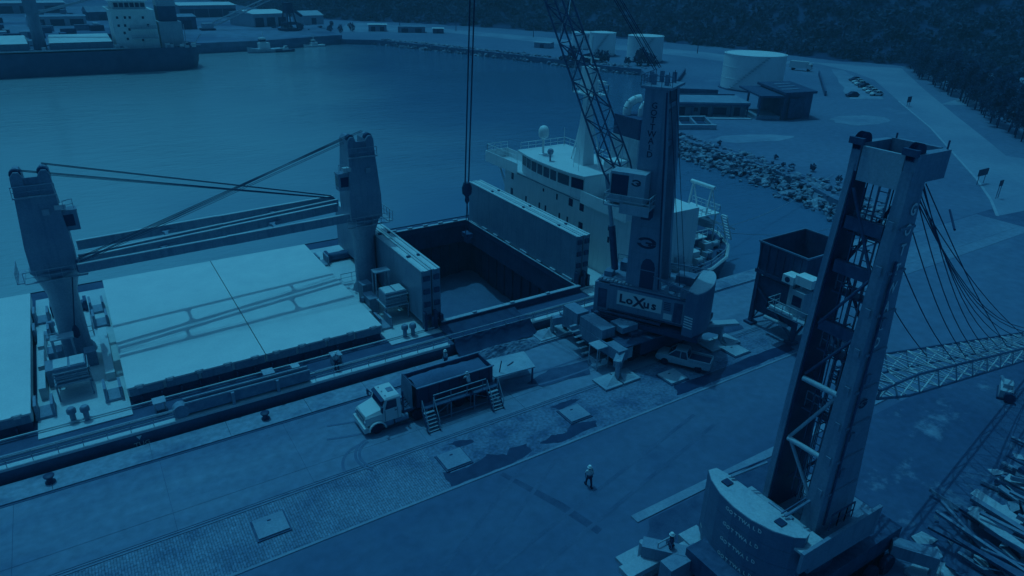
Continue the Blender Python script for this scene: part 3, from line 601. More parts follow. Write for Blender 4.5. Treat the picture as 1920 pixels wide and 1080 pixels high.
# stowed gangway
g = MB().box((3.0, 52.05, 1.25), (13.0, 52.15, 2.15)).box((3.0, 52.75, 1.25), (13.0, 52.85, 2.15)).box((3.0, 52.16, 1.2), (13.0, 52.74, 1.28)).build('gangway', M_STEELM, ship)
MB().lathe((2.7, 52.0, 1.6), [(0.0, 0), (0.6, 0), (0.6, 0.8), (0.0, 0.8)], 14, 'Y').build('gangway_drum', M_SCRANE, g, True)
trd = MB().box((-0.05, 0, 0), (0.05, 0.56, 0.06)).mesh('tread', M_GALV)
for i in range(32): inst(trd, 'tread', (3.2+i*0.31-22, 52.17-68.2, 1.5+2.3), parent=g, rot=(0, R(-25), 0))
for y in (52.1, 52.8): MB().bar((3.0, y, 2.25), (13.0, y, 2.25), 0.09).build('gangway_handrail', M_GALV, g)
for x in (6.6, 10.2): MB().box((x-0.12, 51.8, 0.9), (x+0.12, 52.04, 2.2)).build('davit_post', M_SCRANE, g)
text('TUG', 0.55, (-1.0, 51.78, -0.25), (1, 0, 0), (0, 0, 1), M_LETTER, 'hull_lettering', hull)
MB().add([(-0.75, 51.77, 0.7), (-0.35, 51.77, 0.7), (-0.55, 51.77, 0.35)], [(0, 1, 2)]).build('hull_arrow', M_LETTER, hull)

# --- the two deck cranes of the bulk carrier
def deck_crane(cx, cy, face, jib_tip, jib_heel_y, label):
    """face=+1: jib lies towards +X"""
    c = part('deck_crane', ship); c['label'] = label
    MB().lathe((cx, cy, 0.9), [(1.55, 0), (1.45, 0.5), (1.15, 1.0), (1.15, 6.2), (1.5, 7.4), (1.75, 8.1), (1.75, 8.45)], 24).build('pedestal', M_SCRANE, c, True)
    MB().lathe((cx, cy, 9.36), [(1.95, 0), (1.95, 0.28)], 24).build('slewing_ring', M_STEELM, c, True)
    b = [(cx-1.7, cy-1.6), (cx+1.7, cy-1.6), (cx+1.7, cy+1.6), (cx-1.7, cy+1.6)]; t = [(cx-1.35, cy-1.3), (cx+1.35, cy-1.3), (cx+1.35, cy+1.3), (cx-1.35, cy+1.3)]
    m = MB().loft([[(x, y, 9.66) for x, y in b], [(x, y, 12.0) for x, y in b], [(x, y, 17.1) for x, y in t]])
    m.build('crane_house', M_SCRANE, c)
    hd = MB()
    for sx in (-1, 1):
        x0 = cx+sx*0.95; ring = lambda y: [(x0-0.45, y, 17.11), (x0+0.45, y, 17.11), (x0+0.42, y, 17.9), (x0+0.25, y, 18.25), (x0-0.1, y, 18.27), (x0-0.4, y, 17.9)]
        hd.loft([ring(cy-1.2), ring(cy+1.2)])
        MB().lathe((x0, cy-0.9, 18.05), [(0.42, 0), (0.42, 0.2), (0.3, 0.25), (0.42, 0.3), (0.42, 0.5)], 14, 'Y').build('sheave', M_STEEL, c, True)
    hd.box((cx-1.3, cy-1.05, 17.11), (cx+1.3, cy-0.95, 17.75)); hd.build('sheave_head', M_SCRANE, c)
    MB().box((cx-1.55, cy-1.62, 16.2), (cx+1.55, cy-1.36, 16.3)).build('top_walkway', M_GALV, c)
    MB().rail([(cx-1.5, cy-1.6, 16.3), (cx+1.5, cy-1.6, 16.3)], 0.9, 0.03, 0.9).build('walkway_railing', M_SCRANE, c)
    fx = cx+face*1.85
    MB().box((fx-0.75, cy-1.2, 12.9), (fx+0.75, cy-0.1, 14.6)).box((fx-0.8, cy-1.25, 14.6), (fx+0.8, cy-0.05, 14.7)).build('operator_cab', M_SCRANE, c)
    MB().box((fx-0.55, cy-1.225, 13.3), (fx+0.45, cy-1.202, 14.3)).build('cab_window', M_GLASS, c)
    MB().box((fx+face*0.752-0.01, cy-1.0, 13.3), (fx+face*0.752+0.01, cy-0.2, 14.3)).build('cab_window', M_GLASS, c)
    MB().box((cx+0.2, cy-1.615, 14.6), (cx+0.7, cy-1.55, 15.1)).build('house_lamp', M_GALV, c)
    MB().rail([(cx+face*1.75, cy-1.5, 14.8), (fx+face*0.6, cy-1.1, 14.8)], 0.8, 0.03, 0.7).build('cab_railing', M_GALV, c)
    MB().box((cx+1.6*face-0.5, cy-1.5, 14.9), (cx+1.6*face+0.3, cy-0.9, 15.3)).build('floodlight', M_DECKB, c)
    MB().box((cx-2.3, cy-2.0, 9.0), (cx+2.3, cy-1.72, 9.08)).box((cx-face*2.6-0.3, cy-1.6, 9.0), (cx-face*2.6+0.3, cy+1.6, 9.08)).build('ring_platform', M_GALV, c)
    MB().rail([(cx-2.3, cy-2.0, 9.08), (cx+2.3, cy-2.0, 9.08)], 1.0, 0.03, 0.9).rail([(cx-face*2.85, cy-1.6, 9.08), (cx-face*2.85, cy+1.6, 9.08)], 1.0, 0.03, 0.9).build('ring_railing', M_GALV, c)
    # jib: two box beams with gusseted ties
    hx = cx+face*1.9; (tx, ty) = jib_tip
    for s, wh, wt in ((1, 1.95, 0.75), (-1, 1.95, 0.75)):
        p0 = Vector((hx, jib_heel_y+s*wh, 10.1)); p1 = Vector((tx, ty+s*wt, 10.2))
        mid = p0.lerp(p1, 0.5); bm_ = MB().bar(p0, mid, 0.26, 0.85).bar(mid, p1, 0.26, 0.78); jb = bm_.build('jib_beam', M_SCRANE, c)
        d = Vector((0, 0, 0.46)); MB().bar(p0+d, mid+d, 0.30, 0.06).bar(mid+d*0.93, p1+d*0.93, 0.30, 0.06).build('jib_flange', M_DECKB, c)
    for f in (0.30, 0.72):
        p = Vector((hx+(tx-hx)*f, jib_heel_y+(ty-jib_heel_y)*f, 10.1)); wd = 1.95+(0.75-1.95)*f
        gm = MB()
        prof = [(-1.1, wd), (-0.4, wd*0.85), (-0.14, wd*0.5), (-0.14, -wd*0.5), (-0.4, -wd*0.85), (-1.1, -wd), (1.1, -wd), (0.4, -wd*0.85), (0.14, -wd*0.5), (0.14, wd*0.5), (0.4, wd*0.85), (1.1, wd)]
        gm.prism([(p.x+a, p.y+b_) for a, b_ in prof], 9.85, 10.15); gm.build('jib_tie', M_SCRANE, c)
    MB().bar((tx, ty-0.8, 10.2), (tx, ty+0.8, 10.2), 0.16, 0.5).build('jib_head', M_STEEL, c)
    cb = MB()
    for dy in (-0.9, -0.5, 0.5, 0.9):
        cb.tube((cx+(0.95 if dy > 0 else -0.95), cy+dy, 18.4), (tx-face*0.2, ty+dy*0.7, 10.7), 0.035, n=5)
    for dy in (-0.2, 0.2): cb.tube((cx+face*1.2, cy+dy, 17.6), (tx-face*1.2, ty+dy, 10.8), 0.025, n=5)
    cb.build('luffing_wire', M_ROPE, c)
    return c
c1 = deck_crane(-3.7, 68.0, 1, (23.0, 72.2), 69.0, 'ship crane with its jib stretched towards the tall folded hatch covers')
c2 = deck_crane(24.4, 68.0, -1, (-2.0, 65.3), 68.3, 'ship crane standing beside the tall folded hatch covers')
MB().tube((-2.6, 65.6, 9.2), (-3.4, 65.8, 4.6), 0.05, n=5).lathe((-3.4, 65.8, 3.4), [(0.1, 0), (0.28, 0.2), (0.28, 0.8), (0.12, 1.2)], 10).build('cargo_hook', M_ROPE, c2, True)

# --- accommodation block, bridge and stern
blk = MB().box((50, 53.7, 0.95), (60.5, 80.2, 8.9)).build('accommodation_block', M_WHITE, ship)
MB().box((49.55, 54.3, 8.91), (53.2, 84.4, 9.05)).build('bridge_deck', M_DECKB, blk)
wh_pts = [(50.0, 62.3), (49.5, 64.5), (49.3, 67), (49.3, 70), (49.5, 73), (50.2, 76.2), (57, 76.2), (57, 62.3)]
MB().prism(wh_pts, 9.06, 11.75).build('wheelhouse', M_WHITE, blk)
roof = MB().prism([(50.0-0.5, 61.9), (49.0, 64.4), (48.8, 67), (48.8, 70), (49.0, 73.2), (49.7, 76.6), (57.5, 76.6), (57.5, 61.9)], 11.76, 12.0).build('wheelhouse_roof', M_COVER, blk)
for a, b in zip(wh_pts[:6], wh_pts[1:6]):
    a = Vector((a[0], a[1], 0)); b = Vector((b[0], b[1], 0)); d = (b-a); n = Vector((-d.y, d.x, 0)).normalized(); n = n if n.x < 0 else -n
    k = 1 if d.length < 2.6 else 2
    for i in range(k):
        p = a.lerp(b, (i+0.08)/k)+n*0.02; q = a.lerp(b, (i+0.92)/k)+n*0.02
        MB().add([(p.x, p.y, 10.15), (q.x, q.y, 10.15), (q.x+n.x*0.02, q.y, 11.4), (p.x+n.x*0.02, p.y, 11.4)], [(0, 1, 2, 3)]).build('bridge_window', M_GLASS, blk)
for (ya, yb) in ((54.0, 62.25), (76.25, 84.6)):
    wing = MB(); wing.box((49.4, ya, 8.75), (49.5, yb, 10.25)); wing.box((49.5, ya if ya < 60 else yb-0.1, 8.9), (53.2, ya+0.1 if ya < 60 else yb, 10.25)); wing.box((53.1, ya+0.11, 9.06), (53.2, yb-0.11, 10.2))
    wing.build('bridge_wing', M_WHITE, blk)
MB().bar((50.2, 80.0, 5.6), (51.0, 83.6, 8.8), 0.22).build('wing_strut', M_WHITE, blk)
MB().rail([(49.6, 76.5, 10.3), (49.6, 84.4, 10.3), (53, 84.4, 10.3)], 0.9, 0.03, 1.3).build('wing_railing', M_WHITE, blk)
MB().rail([(50.0, 76.3, 12), (57.2, 76.3, 12.0), (57.2, 62.2, 12.0)], 1.0, 0.03, 1.2).build('roof_railing', M_WHITE, blk)
MB().box((49.93, 62.4, 8.6), (49.99, 80.1, 8.74)).box((49.93, 55, 8.5), (49.99, 62.3, 8.62)).build('rubbing_strip', M_STEELM, blk)
for y, z, wy, hz_ in ((78.2, 8.0, .55, .9), (78.3, 5.8, .55, .9), (74.7, 5.7, .3, .75), (71.5, 5.7, .3, .75), (70.1, 5.7, .3, .75), (67.7, 7.9, .3, .75), (64.8, 8.0, .8, .95), (62.6, 8.0, .8, .95), (67.0, 5.6, .3, .75), (65.3, 5.6, .3, .75), (62.6, 5.6, .8, .95), (70.7, 8.0, .3, .4), (57.2, 7.0, .6, .6), (57.3, 5.6, .3, .7), (78, 3.2, .5, .8), (74, 3.2, .5, .8)):
    wn = MB().box((49.975, y-wy/2, z-hz_/2), (49.99, y+wy/2, z+hz_/2)).build('window', M_GLASS, blk)
ltr = random.Random(3)
for i in range(22):
    y = 74.9-i*0.4
    if i in (4, 8, 9, 13, 14): continue
    MB().box((49.975, y-0.11, 4.98), (49.99, y+0.11, 5.28)).build('wall_lettering', M_SCRANE, blk)
MB().box((50.6, 54.4, 9.06), (52.4, 57.5, 9.9)).box((50.8, 58.2, 9.06), (51.6, 59.2, 10.4)).build('wing_equipment', M_STEELM, blk)
# radar mast, dome, antennas
MB().tube((51.3, 73.0, 12.0), (51.3, 73.0, 14.2), 0.16, n=10).lathe((51.3, 73.0, 11.98), [(0.6, 0), (0.6, 0.15), (0.2, 0.2)], 12).build('dome_post', M_WHITE, blk, True)
MB().lathe((51.3, 73.0, 14.1), [(0.3, 0), (0.62, 0.2), (0.68, 0.7), (0.66, 1.1), (0.5, 1.45), (0.22, 1.62), (0.02, 1.66)], 18).build('radar_dome', M_WHITE, blk, True)
MB().lathe((50.2, 69.8, 12.0), [(0.12, 0), (0.12, 0.8), (0.3, 0.85), (0.42, 1.2), (0.3, 1.5), (0.02, 1.6)], 12).build('searchlight', M_SCRANE, blk, True)
MB().loft([[(52.4, 66.0, 12), (54.2, 66.0, 12), (54.2, 67.8, 12), (52.4, 67.8, 12)], [(52.9, 66.4, 20.5), (53.6, 66.4, 20.5), (53.6, 67.2, 20.5), (52.9, 67.2, 20.5)]]).build('signal_mast', M_WHITE, blk)
MB().box((52.2, 64.6, 20.5), (54.4, 68.6, 20.62)).box((52.6, 65.6, 20.63), (53.8, 67.6, 23.6)).build('mast_platform', M_WHITE, blk)
MB().rail([(52.2, 64.6, 20.62), (54.4, 64.6, 20.62), (54.4, 68.6, 20.62), (52.2, 68.6, 20.62), (52.2, 64.6, 20.62)], 1.1, 0.035, 1.0).build('mast_railing', M_WHITE, blk)
MB().tube((53.2, 66.6, 23.6), (53.2, 66.6, 27.0), 0.1, n=8).bar((53.2, 65.2, 24.6), (53.2, 68, 24.6), 0.14).bar((53.2, 65.9, 22.2), (53.2, 63.6, 22.2), 0.3, 0.2).build('radar_scanner', M_WHITE, blk, True)
for a, b in (((53.3, 69.5, 12), (53.1, 67.4, 18)), ((56, 66.8, 12), (53.6, 66.8, 18.5)), ((53.2, 63.6, 12), (53.2, 66.3, 17.5))): MB().tube(a, b, 0.1, n=7).build('mast_stay', M_WHITE, blk, True)
for x, y in ((50.4, 64.2), (55.8, 63.2), (56.4, 75.4), (51.0, 66.0)): MB().tube((x, y, 12), (x, y, 14.6), 0.03, n=5).build('whip_antenna', M_WHITE, blk)
MB().box((54.6, 62.6, 12.001), (56.6, 64.6, 12.9)).build('roof_locker', M_WHITE, blk)
# funnel
MB().prism([(56.8, 61.2), (61.6, 61.2), (61.6, 66.2), (56.8, 66.2)], 8.9, 15.6).build('funnel_casing', M_PALE, ship)
MB().prism([(56.9, 61.4), (61.4, 61.4), (61.4, 66.0), (56.9, 66.0)], 15.61, 18.0).build('funnel_top', M_DECKD, ship)
for k, (x, y) in enumerate(((57.8, 64.8), (58.6, 63.2), (59.6, 62.2))):
    pts = [(x, y, 17.9), (x, y, 18.8), (x+0.3, y-0.1, 19.4), (x+0.9, y-0.3, 19.8), (x+1.6, y-0.5, 19.9)]; MB().path(pts, (0.5, 0.34, 0.3)[k], 12).build('exhaust_pipe', M_WHITE, ship, True)
# stern deckhouse, boat platform, free-fall lifeboat frame
sd = MB().prism([(60.52, 58.4), (64.6, 58.4), (65.6, 59.2), (66.3, 60.6), (66.3, 77), (60.52, 77)], 0.95, 5.0).build('stern_deckhouse', M_WHITE, ship)
MB().prism([(60.0, 58.0), (64.8, 58.0), (66.0, 58.9), (66.8, 60.5), (66.8, 77.5), (60.0, 77.5)], 5.003, 5.15).build('deckhouse_roof', M_COVER, sd)
MB().box((58.5, 57.0, 2.95), (66.4, 58.38, 3.08)).build('gallery', M_WHITE, sd); MB().rail([(58.5, 57.05, 3.08), (66.4, 57.05, 3.08)], 1.0, 0.035, 0.9).build('gallery_railing', M_WHITE, sd)
for x in (59.5, 62.6, 65.8): MB().bar((x, 57.1, 0.95), (x, 57.1, 2.95), 0.14).build('gallery_post', M_WHITE, sd)
for x, y, w_, d_, h_ in ((60.2, 56.0, .8, .6, 1.2), (62.3, 55.6, .6, .9, 1.6), (63.9, 56.6, .7, .5, 1.1), (66.2, 57.0, .6, .6, 1.4), (58.9, 55.2, .9, .7, 1.5), (65.2, 55.4, .4, .4, .8)): MB().box((x-w_, y-d_, 0.95), (x+w_, y+d_, 0.95+h_)).build('deck_machinery', M_DECKB if h_ > 1.15 else M_STEELM, ship)
MB().rail([(60.3, 58.9, 9.0), (60.3, 62, 9.0)], 1.0, 0.03, 0.9).build('casing_railing', M_WHITE, ship)
for x, z in ((61.2, 4.1), (62.3, 4.1), (63.9, 4.1), (61.6, 2.2), (63.4, 2.2)): MB().box((x-0.28, 58.37, z-0.4), (x+0.28, 58.392, z+0.4)).build('window', M_GLASS, sd)
MB().rail([(60.2, 58.1, 5.15), (64.8, 58.1, 5.15), (66.7, 60.5, 5.15), (66.7, 77, 5.15)], 1.0, 0.03, 1.2).build('roof_railing', M_WHITE, sd)
MB().lathe((60.6, 60.5, 8.0), [(0.9, 0), (0.9, 2.2), (0.6, 2.8), (0.02, 3.0)], 14).build('vent_cowl', M_PALE, ship, True)
lf = MB().box((66.6, 59.4, 4.7), (71.0, 64.6, 4.85)).build('lifeboat_platform', M_WHITE, ship)
for y in (59.7, 63.0):
    MB().tube((68.6, y, 4.85), (69.2, y, 8.5), 0.13, n=8).build('frame_post', M_WHITE, lf, True); MB().tube((70.4, y, 4.85), (69.2, y, 8.5), 0.09, n=8).build('frame_post', M_WHITE, lf, True)
    MB().bar((67.0, y+0.2, 5.0), (75.2, y+0.2, 1.6), 0.16, 0.3).build('launch_rail', M_WHITE, lf)
    for x in (67.2, 70.6): MB().bar((x, y, 0.95), (x, y, 4.7), 0.16).build('platform_leg', M_WHITE, lf)
MB().tube((69.2, 59.3, 8.5), (69.2, 63.4, 8.5), 0.26, n=10).build('frame_crossbeam', M_WHITE, lf, True)
MB().rail([(66.7, 59.45, 4.85), (71.0, 59.45, 4.85), (71, 64.5, 4.85)], 1.0, 0.03, 0.9).build('platform_railing', M_WHITE, lf)
for i in range(9):
    t = i/8; MB().box((71.2+t*1.6-0.14, 58.3, 4.6-t*3.5), (71.2+t*1.6+0.14, 59.2, 4.66-t*3.5)).build('stair_tread', M_WHITE, lf)
for y in (58.25, 59.25): MB().bar((71.2, y, 4.5), (72.8, y, 1.0), 0.08, 0.2).build('stair_stringer', M_WHITE, lf)
MB().loft([[(72.6+d, 61.4+a*0.4, 2.2-d*0.38+b*0.4) for a, b in ((1, 0), (.7, .8), (0, 1), (-.7, .8), (-1, 0), (-.6, -.7), (.6, -.7))] for d in (-0.2,)] + [[(70.0+d, 61.4+a*w_, 3.3-d*0.42+b*w_) for a, b in ((1, 0), (.7, .8), (0, 1), (-.7, .8), (-1, 0), (-.6, -.7), (.6, -.7))] for d, w_ in ((1.6, 0.8), (0, 1.1), (-1.8, 1.1), (-3.0, 0.7))]).build('lifeboat', M_PALE, lf, True)
for x, y, s in ((62.4, 54.4, .5), (65.0, 55.4, .45), (68.6, 57.6, .5), (60.2, 54.9, .6), (63.6, 56.4, .4)):
    MB().tube((x-s, y, 0.95+s), (x+s, y, 0.95+s), s*0.8, n=12).box((x-s-0.15, y-s*0.9, 0.95), (x-s, y+s*0.9, 1.9)).box((x+s, y-s*0.9, 0.95), (x+s+0.15, y+s*0.9, 1.9)).build('mooring_winch', M_PALE, ship, True)
for x, y in ((61.2, 53.2), (66.8, 55.2), (70.2, 58.2), (56, 53.0)):
    MB().lathe((x, y, 0.95), [(0.16, 0), (0.16, 0.5), (0.24, 0.55), (0.24, 0.65)], 10).lathe((x+0.7, y+0.2, 0.95), [(0.16, 0), (0.16, 0.5), (0.24, 0.55), (0.24, 0.65)], 10).build('mooring_bitt', M_STEEL, ship, True)
MB().box((57.2, 52.6, 0.95), (59.6, 56.8, 2.2)).box((57.4, 53.2, 2.2), (58.6, 55.0, 3.2)).build('stores_crate', M_PALE, ship)
# mooring lines from the stern
for k, (a, b) in enumerate((((73.6, 61.5, 1.3), (118, 74, 0.4)), ((73.4, 60.8, 1.2), (101, 55.0, 0.5)))):
    a = Vector(a); b = Vector(b); pts = [a.lerp(b, i/10)-Vector((0, 0, 1.4*math.sin(math.pi*i/10))) for i in range(11)]
    tag(MB().path(pts, 0.05, 5).build('mooring_line', M_ROPEP), ('pale mooring line slung from the stern towards the rocky bank', 'pale mooring line running from the stern to the quay end')[k], 'rope', 'stern mooring lines')
# cargo heap inside the hold
n_ = 34; xs = np.linspace(HX0-1.5, HX1+1.5, n_); ys = np.linspace(HY0-1.4, HY1+1.4, n_); cg = MB()
def cargo_z(x, y): return -7.3+0.45*math.exp(-((x-45)**2+(y-82)**2)/30)+1.6*math.exp(-((x-31)**2+(y-64)**2)/60)+0.18*math.sin(x*1.1)*math.sin(y*0.8)+0.08*math.sin(x*3.1+y*2.3)
cg.v = [(float(x), float(y), cargo_z(x, y)) for y in ys for x in xs]; cg.f = [(j*n_+i, j*n_+i+1, (j+1)*n_+i+1, (j+1)*n_+i) for j in range(n_-1) for i in range(n_-1)]
tag(cg.build('cargo_heap', M_CARGO, None, True), 'heap of grey bulk cargo lying inside the open ship hold', 'cargo')

# ================================================================== MOBILE HARBOUR CRANES
def lattice(parent, p0, p1, side, depth, w0, w1, h0, h1, bays, rc, rb, m, mb_, name='boom_section'):
    """four-chord lattice girder; side/depth are unit vectors across it. Chords and braces are sub-parts."""
    p0 = Vector(p0); p1 = Vector(p1); side = Vector(side); depth = Vector(depth)
    def corner(t, i):
        ends = min(1.0, 0.35+t*9, 0.35+(1-t)*9); w_ = (w0+(w1-w0)*t); h_ = (h0+(h1-h0)*t)*ends
        a, b = ((-1, -1), (1, -1), (1, 1), (-1, 1))[i]
        return p0.lerp(p1, t)+side*(a*w_/2)+depth*(b*h_/2)
    ts = [i/bays for i in range(bays+1)]
    fr = MB()
    for i in range(4): fr.bar(corner(0, i), corner(0, (i+1) % 4), rb*1.6)
    root = fr.build(name, m, parent); fe = MB()
    for i in range(4): fe.bar(corner(1, i), corner(1, (i+1) % 4), rb*1.6)
    fe.build('end_frame', m, root)
    for i in range(4):
        MB().path([corner(t, i) for t in ts[::max(1, bays//8)]] + [corner(1, i)], rc, 6).build('chord', m, root, True)
    for f in range(4):
        i, j = f, (f+1) % 4
        for k in range(bays):
            a, b = (i, j) if (k+f) % 2 == 0 else (j, i)
            MB().bar(corner(ts[k], a), corner(ts[k+1], b), rb).build('brace', mb_, root)
            if f % 2 == 0: MB().bar(corner(ts[k+1], i), corner(ts[k+1], j), rb*0.8).build('brace', mb_, root)
    return root
def loft_leg(xf, sections):
    """sections: (u0,u1,v0,v1,z)"""
    return MB(xf).loft([[(a, c, z), (b, c, z), (b, d, z), (a, d, z)] for a, b, c, d, z in sections])
def emblem(xf, u, v, z, rx, rz, parent, sgn=1):
    """oval ring with a curved arrow-like G inside, on a face of constant v"""
    m = MB(xf); n = 28
    for i in range(n):
        t0, t1 = 2*math.pi*i/n, 2*math.pi*(i+1)/n
        if i in (0, 1, 13, 14, 27): continue
        m.add([(u+rx*math.cos(t)*k, v, z+rz*math.sin(t)*k) for t, k in ((t0, 1), (t1, 1), (t1, 0.6), (t0, 0.6))], [(0, 1, 2, 3)])
    m.add([(u-sgn*rx*0.1, v, z-rz*0.12), (u+sgn*rx*0.95, v, z-rz*0.12), (u+sgn*rx*0.95, v, z+rz*0.16), (u-sgn*rx*0.1, v, z+rz*0.16)], [(0, 1, 2, 3)])
    m.add([(u+sgn*rx*0.15, v, z-rz*0.45), (u+sgn*rx*0.45, v, z-rz*0.45), (u+sgn*rx*0.5, v, z-rz*0.13), (u+sgn*rx*0.2, v, z-rz*0.13)], [(0, 1, 2, 3)])
    return m.build('emblem', M_MARKD, parent)
def hazard(xf, u0, u1, v, z0, z1, parent, n=5):
    for i in range(n):
        a = z0+(z1-z0)*i/n; h = (z1-z0)/n*0.55
        MB(xf).add([(u0, v, a), (u1, v, a+h*0.8), (u1, v, a+h*1.8), (u0, v, a+h)], [(0, 1, 2, 3)]).build('hazard_stripe', M_LETTER, parent)

# --- crane working the open hold
CA = Vector((43.8, 45.1, 0)); AZ = R(120)
crane = thing('harbour_crane', 'mobile harbour crane with a lettered tower and raised boom working the open ship hold', 'crane', CA)
XF = Matrix.Translation(CA) @ Matrix.Rotation(AZ, 4, 'Z')
U = Vector((math.cos(AZ), math.sin(AZ), 0)); V = Vector((-math.sin(AZ), math.cos(AZ), 0)); Zv = Vector((0, 0, 1))
def W(u, v, z): return CA+U*u+V*v+Zv*z
MB().box((38.9, 40.9, 2.42), (48.9, 42.58, 2.55)).build('added_shade_deck', M_STEEL, crane); MB().box((38.9, 47.82, 2.42), (48.9, 49.3, 2.55)).build('added_shade_deck', M_STEEL, crane)  # plates added as bulk to deepen the shadow under the crane
MB().box((41.0, 41.1, 1.0), (46.5, 42.0, 2.4)).build('added_shade_box', M_DARK, crane)  # dark bulk added beside the chassis so the ground under it falls darker
ch = MB().box((38.0, 42.6, 1.1), (50.2, 47.8, 2.5)).box((40.6, 42.0, 2.5), (47.4, 48.2, 2.95)).build('chassis', M_STEEL, crane)
tyre = MB().lathe((0, 0, 0), [(0.25, -0.2), (0.62, -0.2), (0.68, -0.1), (0.68, 0.1), (0.62, 0.2), (0.25, 0.2)], 16, 'Y').mesh('wheel', M_BLACK, True)
for i in range(7):
    for y in (42.1, 42.7, 47.6, 48.2): inst(tyre, 'wheel', Vector((39.2+i*1.65, y, 0.68))-CA, parent=crane)
for x in (38.4, 49.4):
    MB().box((x-0.55, 40.6, 1.4), (x+0.55, 49.8, 2.5)).build('outrigger_beam', M_CRANE, crane)
    for y, s in ((40.0, -1), (50.2, 1)):
        xx = x+(-1.1 if x < 44 else 1.3)
        MB().bar((x, y-s*0.9, 1.95), (xx, y-s*0.1, 1.6), 0.75, 0.8).build('outrigger_arm', M_CRANE, crane)
        MB().tube((xx, y, 0.22), (xx, y, 2.1), 0.22, n=12).build('jack', M_GALV, crane, True)
        for dx in (-1.05, 1.05): 
            MB().box((xx+dx-0.98, y-1.0, 0.06), (xx+dx+0.98, y+1.0, 0.22)).build('support_pad', M_CONCP, crane)
            MB().add([(xx+dx-0.7, y-0.7, 0.225), (xx+dx+0.7, y-0.7, 0.225), (xx+dx+0.7, y+0.7, 0.225), (xx+dx-0.7, y+0.7, 0.225), (xx+dx*0.35, y, 0.75)], [(0, 1, 4), (1, 2, 4), (2, 3, 4), (3, 0, 4)]).build('pad_gusset', M_CONCP, crane)
MB().box((37.9, 43.2, 2.51), (39.5, 46.6, 3.5)).build('engine_housing', M_CRANE, crane)
MB().box((37.8, 46.9, 2.51), (39.2, 49.2, 3.6)).build('engine_housing', M_CRANE, crane)
MB().box((38.5, 41.0, 1.2), (39.9, 42.4, 2.35)).build('tool_box', M_CRANEL, crane)
MB().box((39.7, 42.4, 3.0), (41.6, 44.2, 3.6)).build('cable_box', M_CRANE, crane)
lg = MB()
for a in ((36.7, 42.2), (38.0, 42.2), (36.7, 43.4), (38.0, 43.4)): lg.bar((a[0], a[1], 0.05), (a[0], a[1], 2.3), 0.08)
lg.box((36.6, 42.1, 2.3), (38.1, 43.5, 2.4)); lg.bar((36.7, 42.2, 1.1), (38.0, 42.2, 1.1), 0.06); lg.bar((36.7, 42.2, 1.1), (36.7, 43.4, 1.1), 0.06); lg.build('access_cage', M_CRANEL, crane)
MB().lathe((37.4, 42.0, 0.9), [(0.0, -0.1), (0.3, -0.1), (0.3, 0.1), (0.0, 0.1)], 14, 'Y').build('hose_reel', M_PALE, crane, True)
for i in range(6): MB().box((37.0, 46.8-i*0.42, 2.4-i*0.4), (37.9, 47.1-i*0.42, 2.46-i*0.4)).build('stair_tread', M_GALV, crane)
MB().bar((46.6, 41.9, 2.3), (52.4, 39.6, 2.2), 0.9, 0.25).build('side_walkway', M_CRANEL, crane)
MB().lathe(CA+Vector((0, 0, 2.95)), [(2.2, 0), (2.2, 0.5), (1.9, 0.55), (1.9, 0.9)], 28).build('slewing_ring', M_STEEL, crane, True)
hs = MB(XF).box((-5.3, -3.2, 3.9), (2.2, 2.4, 6.7)).box((2.201, -2.35, 3.3), (3.7, 2.35, 6.55)).build('machine_house', M_CRANE, crane)
MB(XF).box((-6.9, -3.1, 2.96), (2.9, 3.1, 3.45)).build('added_shade_underframe', M_DARK, crane)  # dark underframe added to widen the shadow below the house
MB(XF).box((-5.1, -3.0, 6.703), (3.5, 2.2, 6.78)).build('house_roof', M_STEELM, hs)
for i in range(9): MB(XF).box((0.1+i*0.38, 1.7, 6.79), (0.35+i*0.38, 2.2, 6.86+0.05*(i % 3))).build('roof_grating', M_PALE, hs)
MB(XF).box((-1.2, 2.401, 3.5), (3.4, 3.0, 3.62)).box((-3.2, 2.401, 3.72), (2.9, 2.9, 3.82)).build('side_walkway', M_STEEL, hs)
MB(XF).rail([(-3.2, 2.95, 3.2), (2.9, 2.95, 3.2)], 0.7, 0.03, 1.2).build('walkway_railing', M_STEEL, hs)
sg = MB(XF).box((-3.05, 2.402, 4.75), (1.35, 2.43, 6.2)).build('sign_board', M_SIGNP, hs)
nx_ = -U
for ch_, du, sz in (('L', 1.12, 1.25), ('o', 0.42, 1.15), ('X', -0.28, 1.5), ('u', -1.28, 1.15), ('s', -2.08, 1.15)):
    text(ch_, sz, W(du, 2.45, 5.02 if ch_ != 'X' else 4.9), -U, Zv, M_MARKD, 'sign_letter', sg, 0.006, 0.035, sx=1.08)
MB(XF).box((-4.1, 2.402, 4.3), (-3.3, 2.42, 4.9)).build('warning_plate', M_SIGNP, hs)
for u0, u1, z0, z1 in ((-5.0, -4.2, 4.2, 6.2), (2.4, 3.3, 4.0, 6.0)):
    MB(XF).box((u0, 2.402 if u0 < 2 else 2.352, z0), (u1, 2.425 if u0 < 2 else 2.375, z1)).build('house_door', M_STEEL, hs)
for i in range(5): MB(XF).box((-3.9, 2.402, 5.25+i*0.18), (-3.25, 2.44, 5.33+i*0.18)).build('vent_louvre', M_STEEL, hs)
MB(XF).box((-5.28, 2.402, 6.5), (2.19, 2.45, 6.62)).build('roof_gutter', M_STEEL, hs); MB(XF).box((-5.28, 2.402, 3.95), (2.19, 2.46, 4.08)).build('base_rail', M_STEEL, hs)
MB(XF).rail([(-5.0, 2.1, 6.79), (-2.7, 2.1, 6.79)], 0.9, 0.03, 0.8).rail([(-5.0, -2.9, 6.79), (3.3, -2.9, 6.79)], 0.9, 0.03, 0.9).build('roof_railing', M_STEELM, hs)
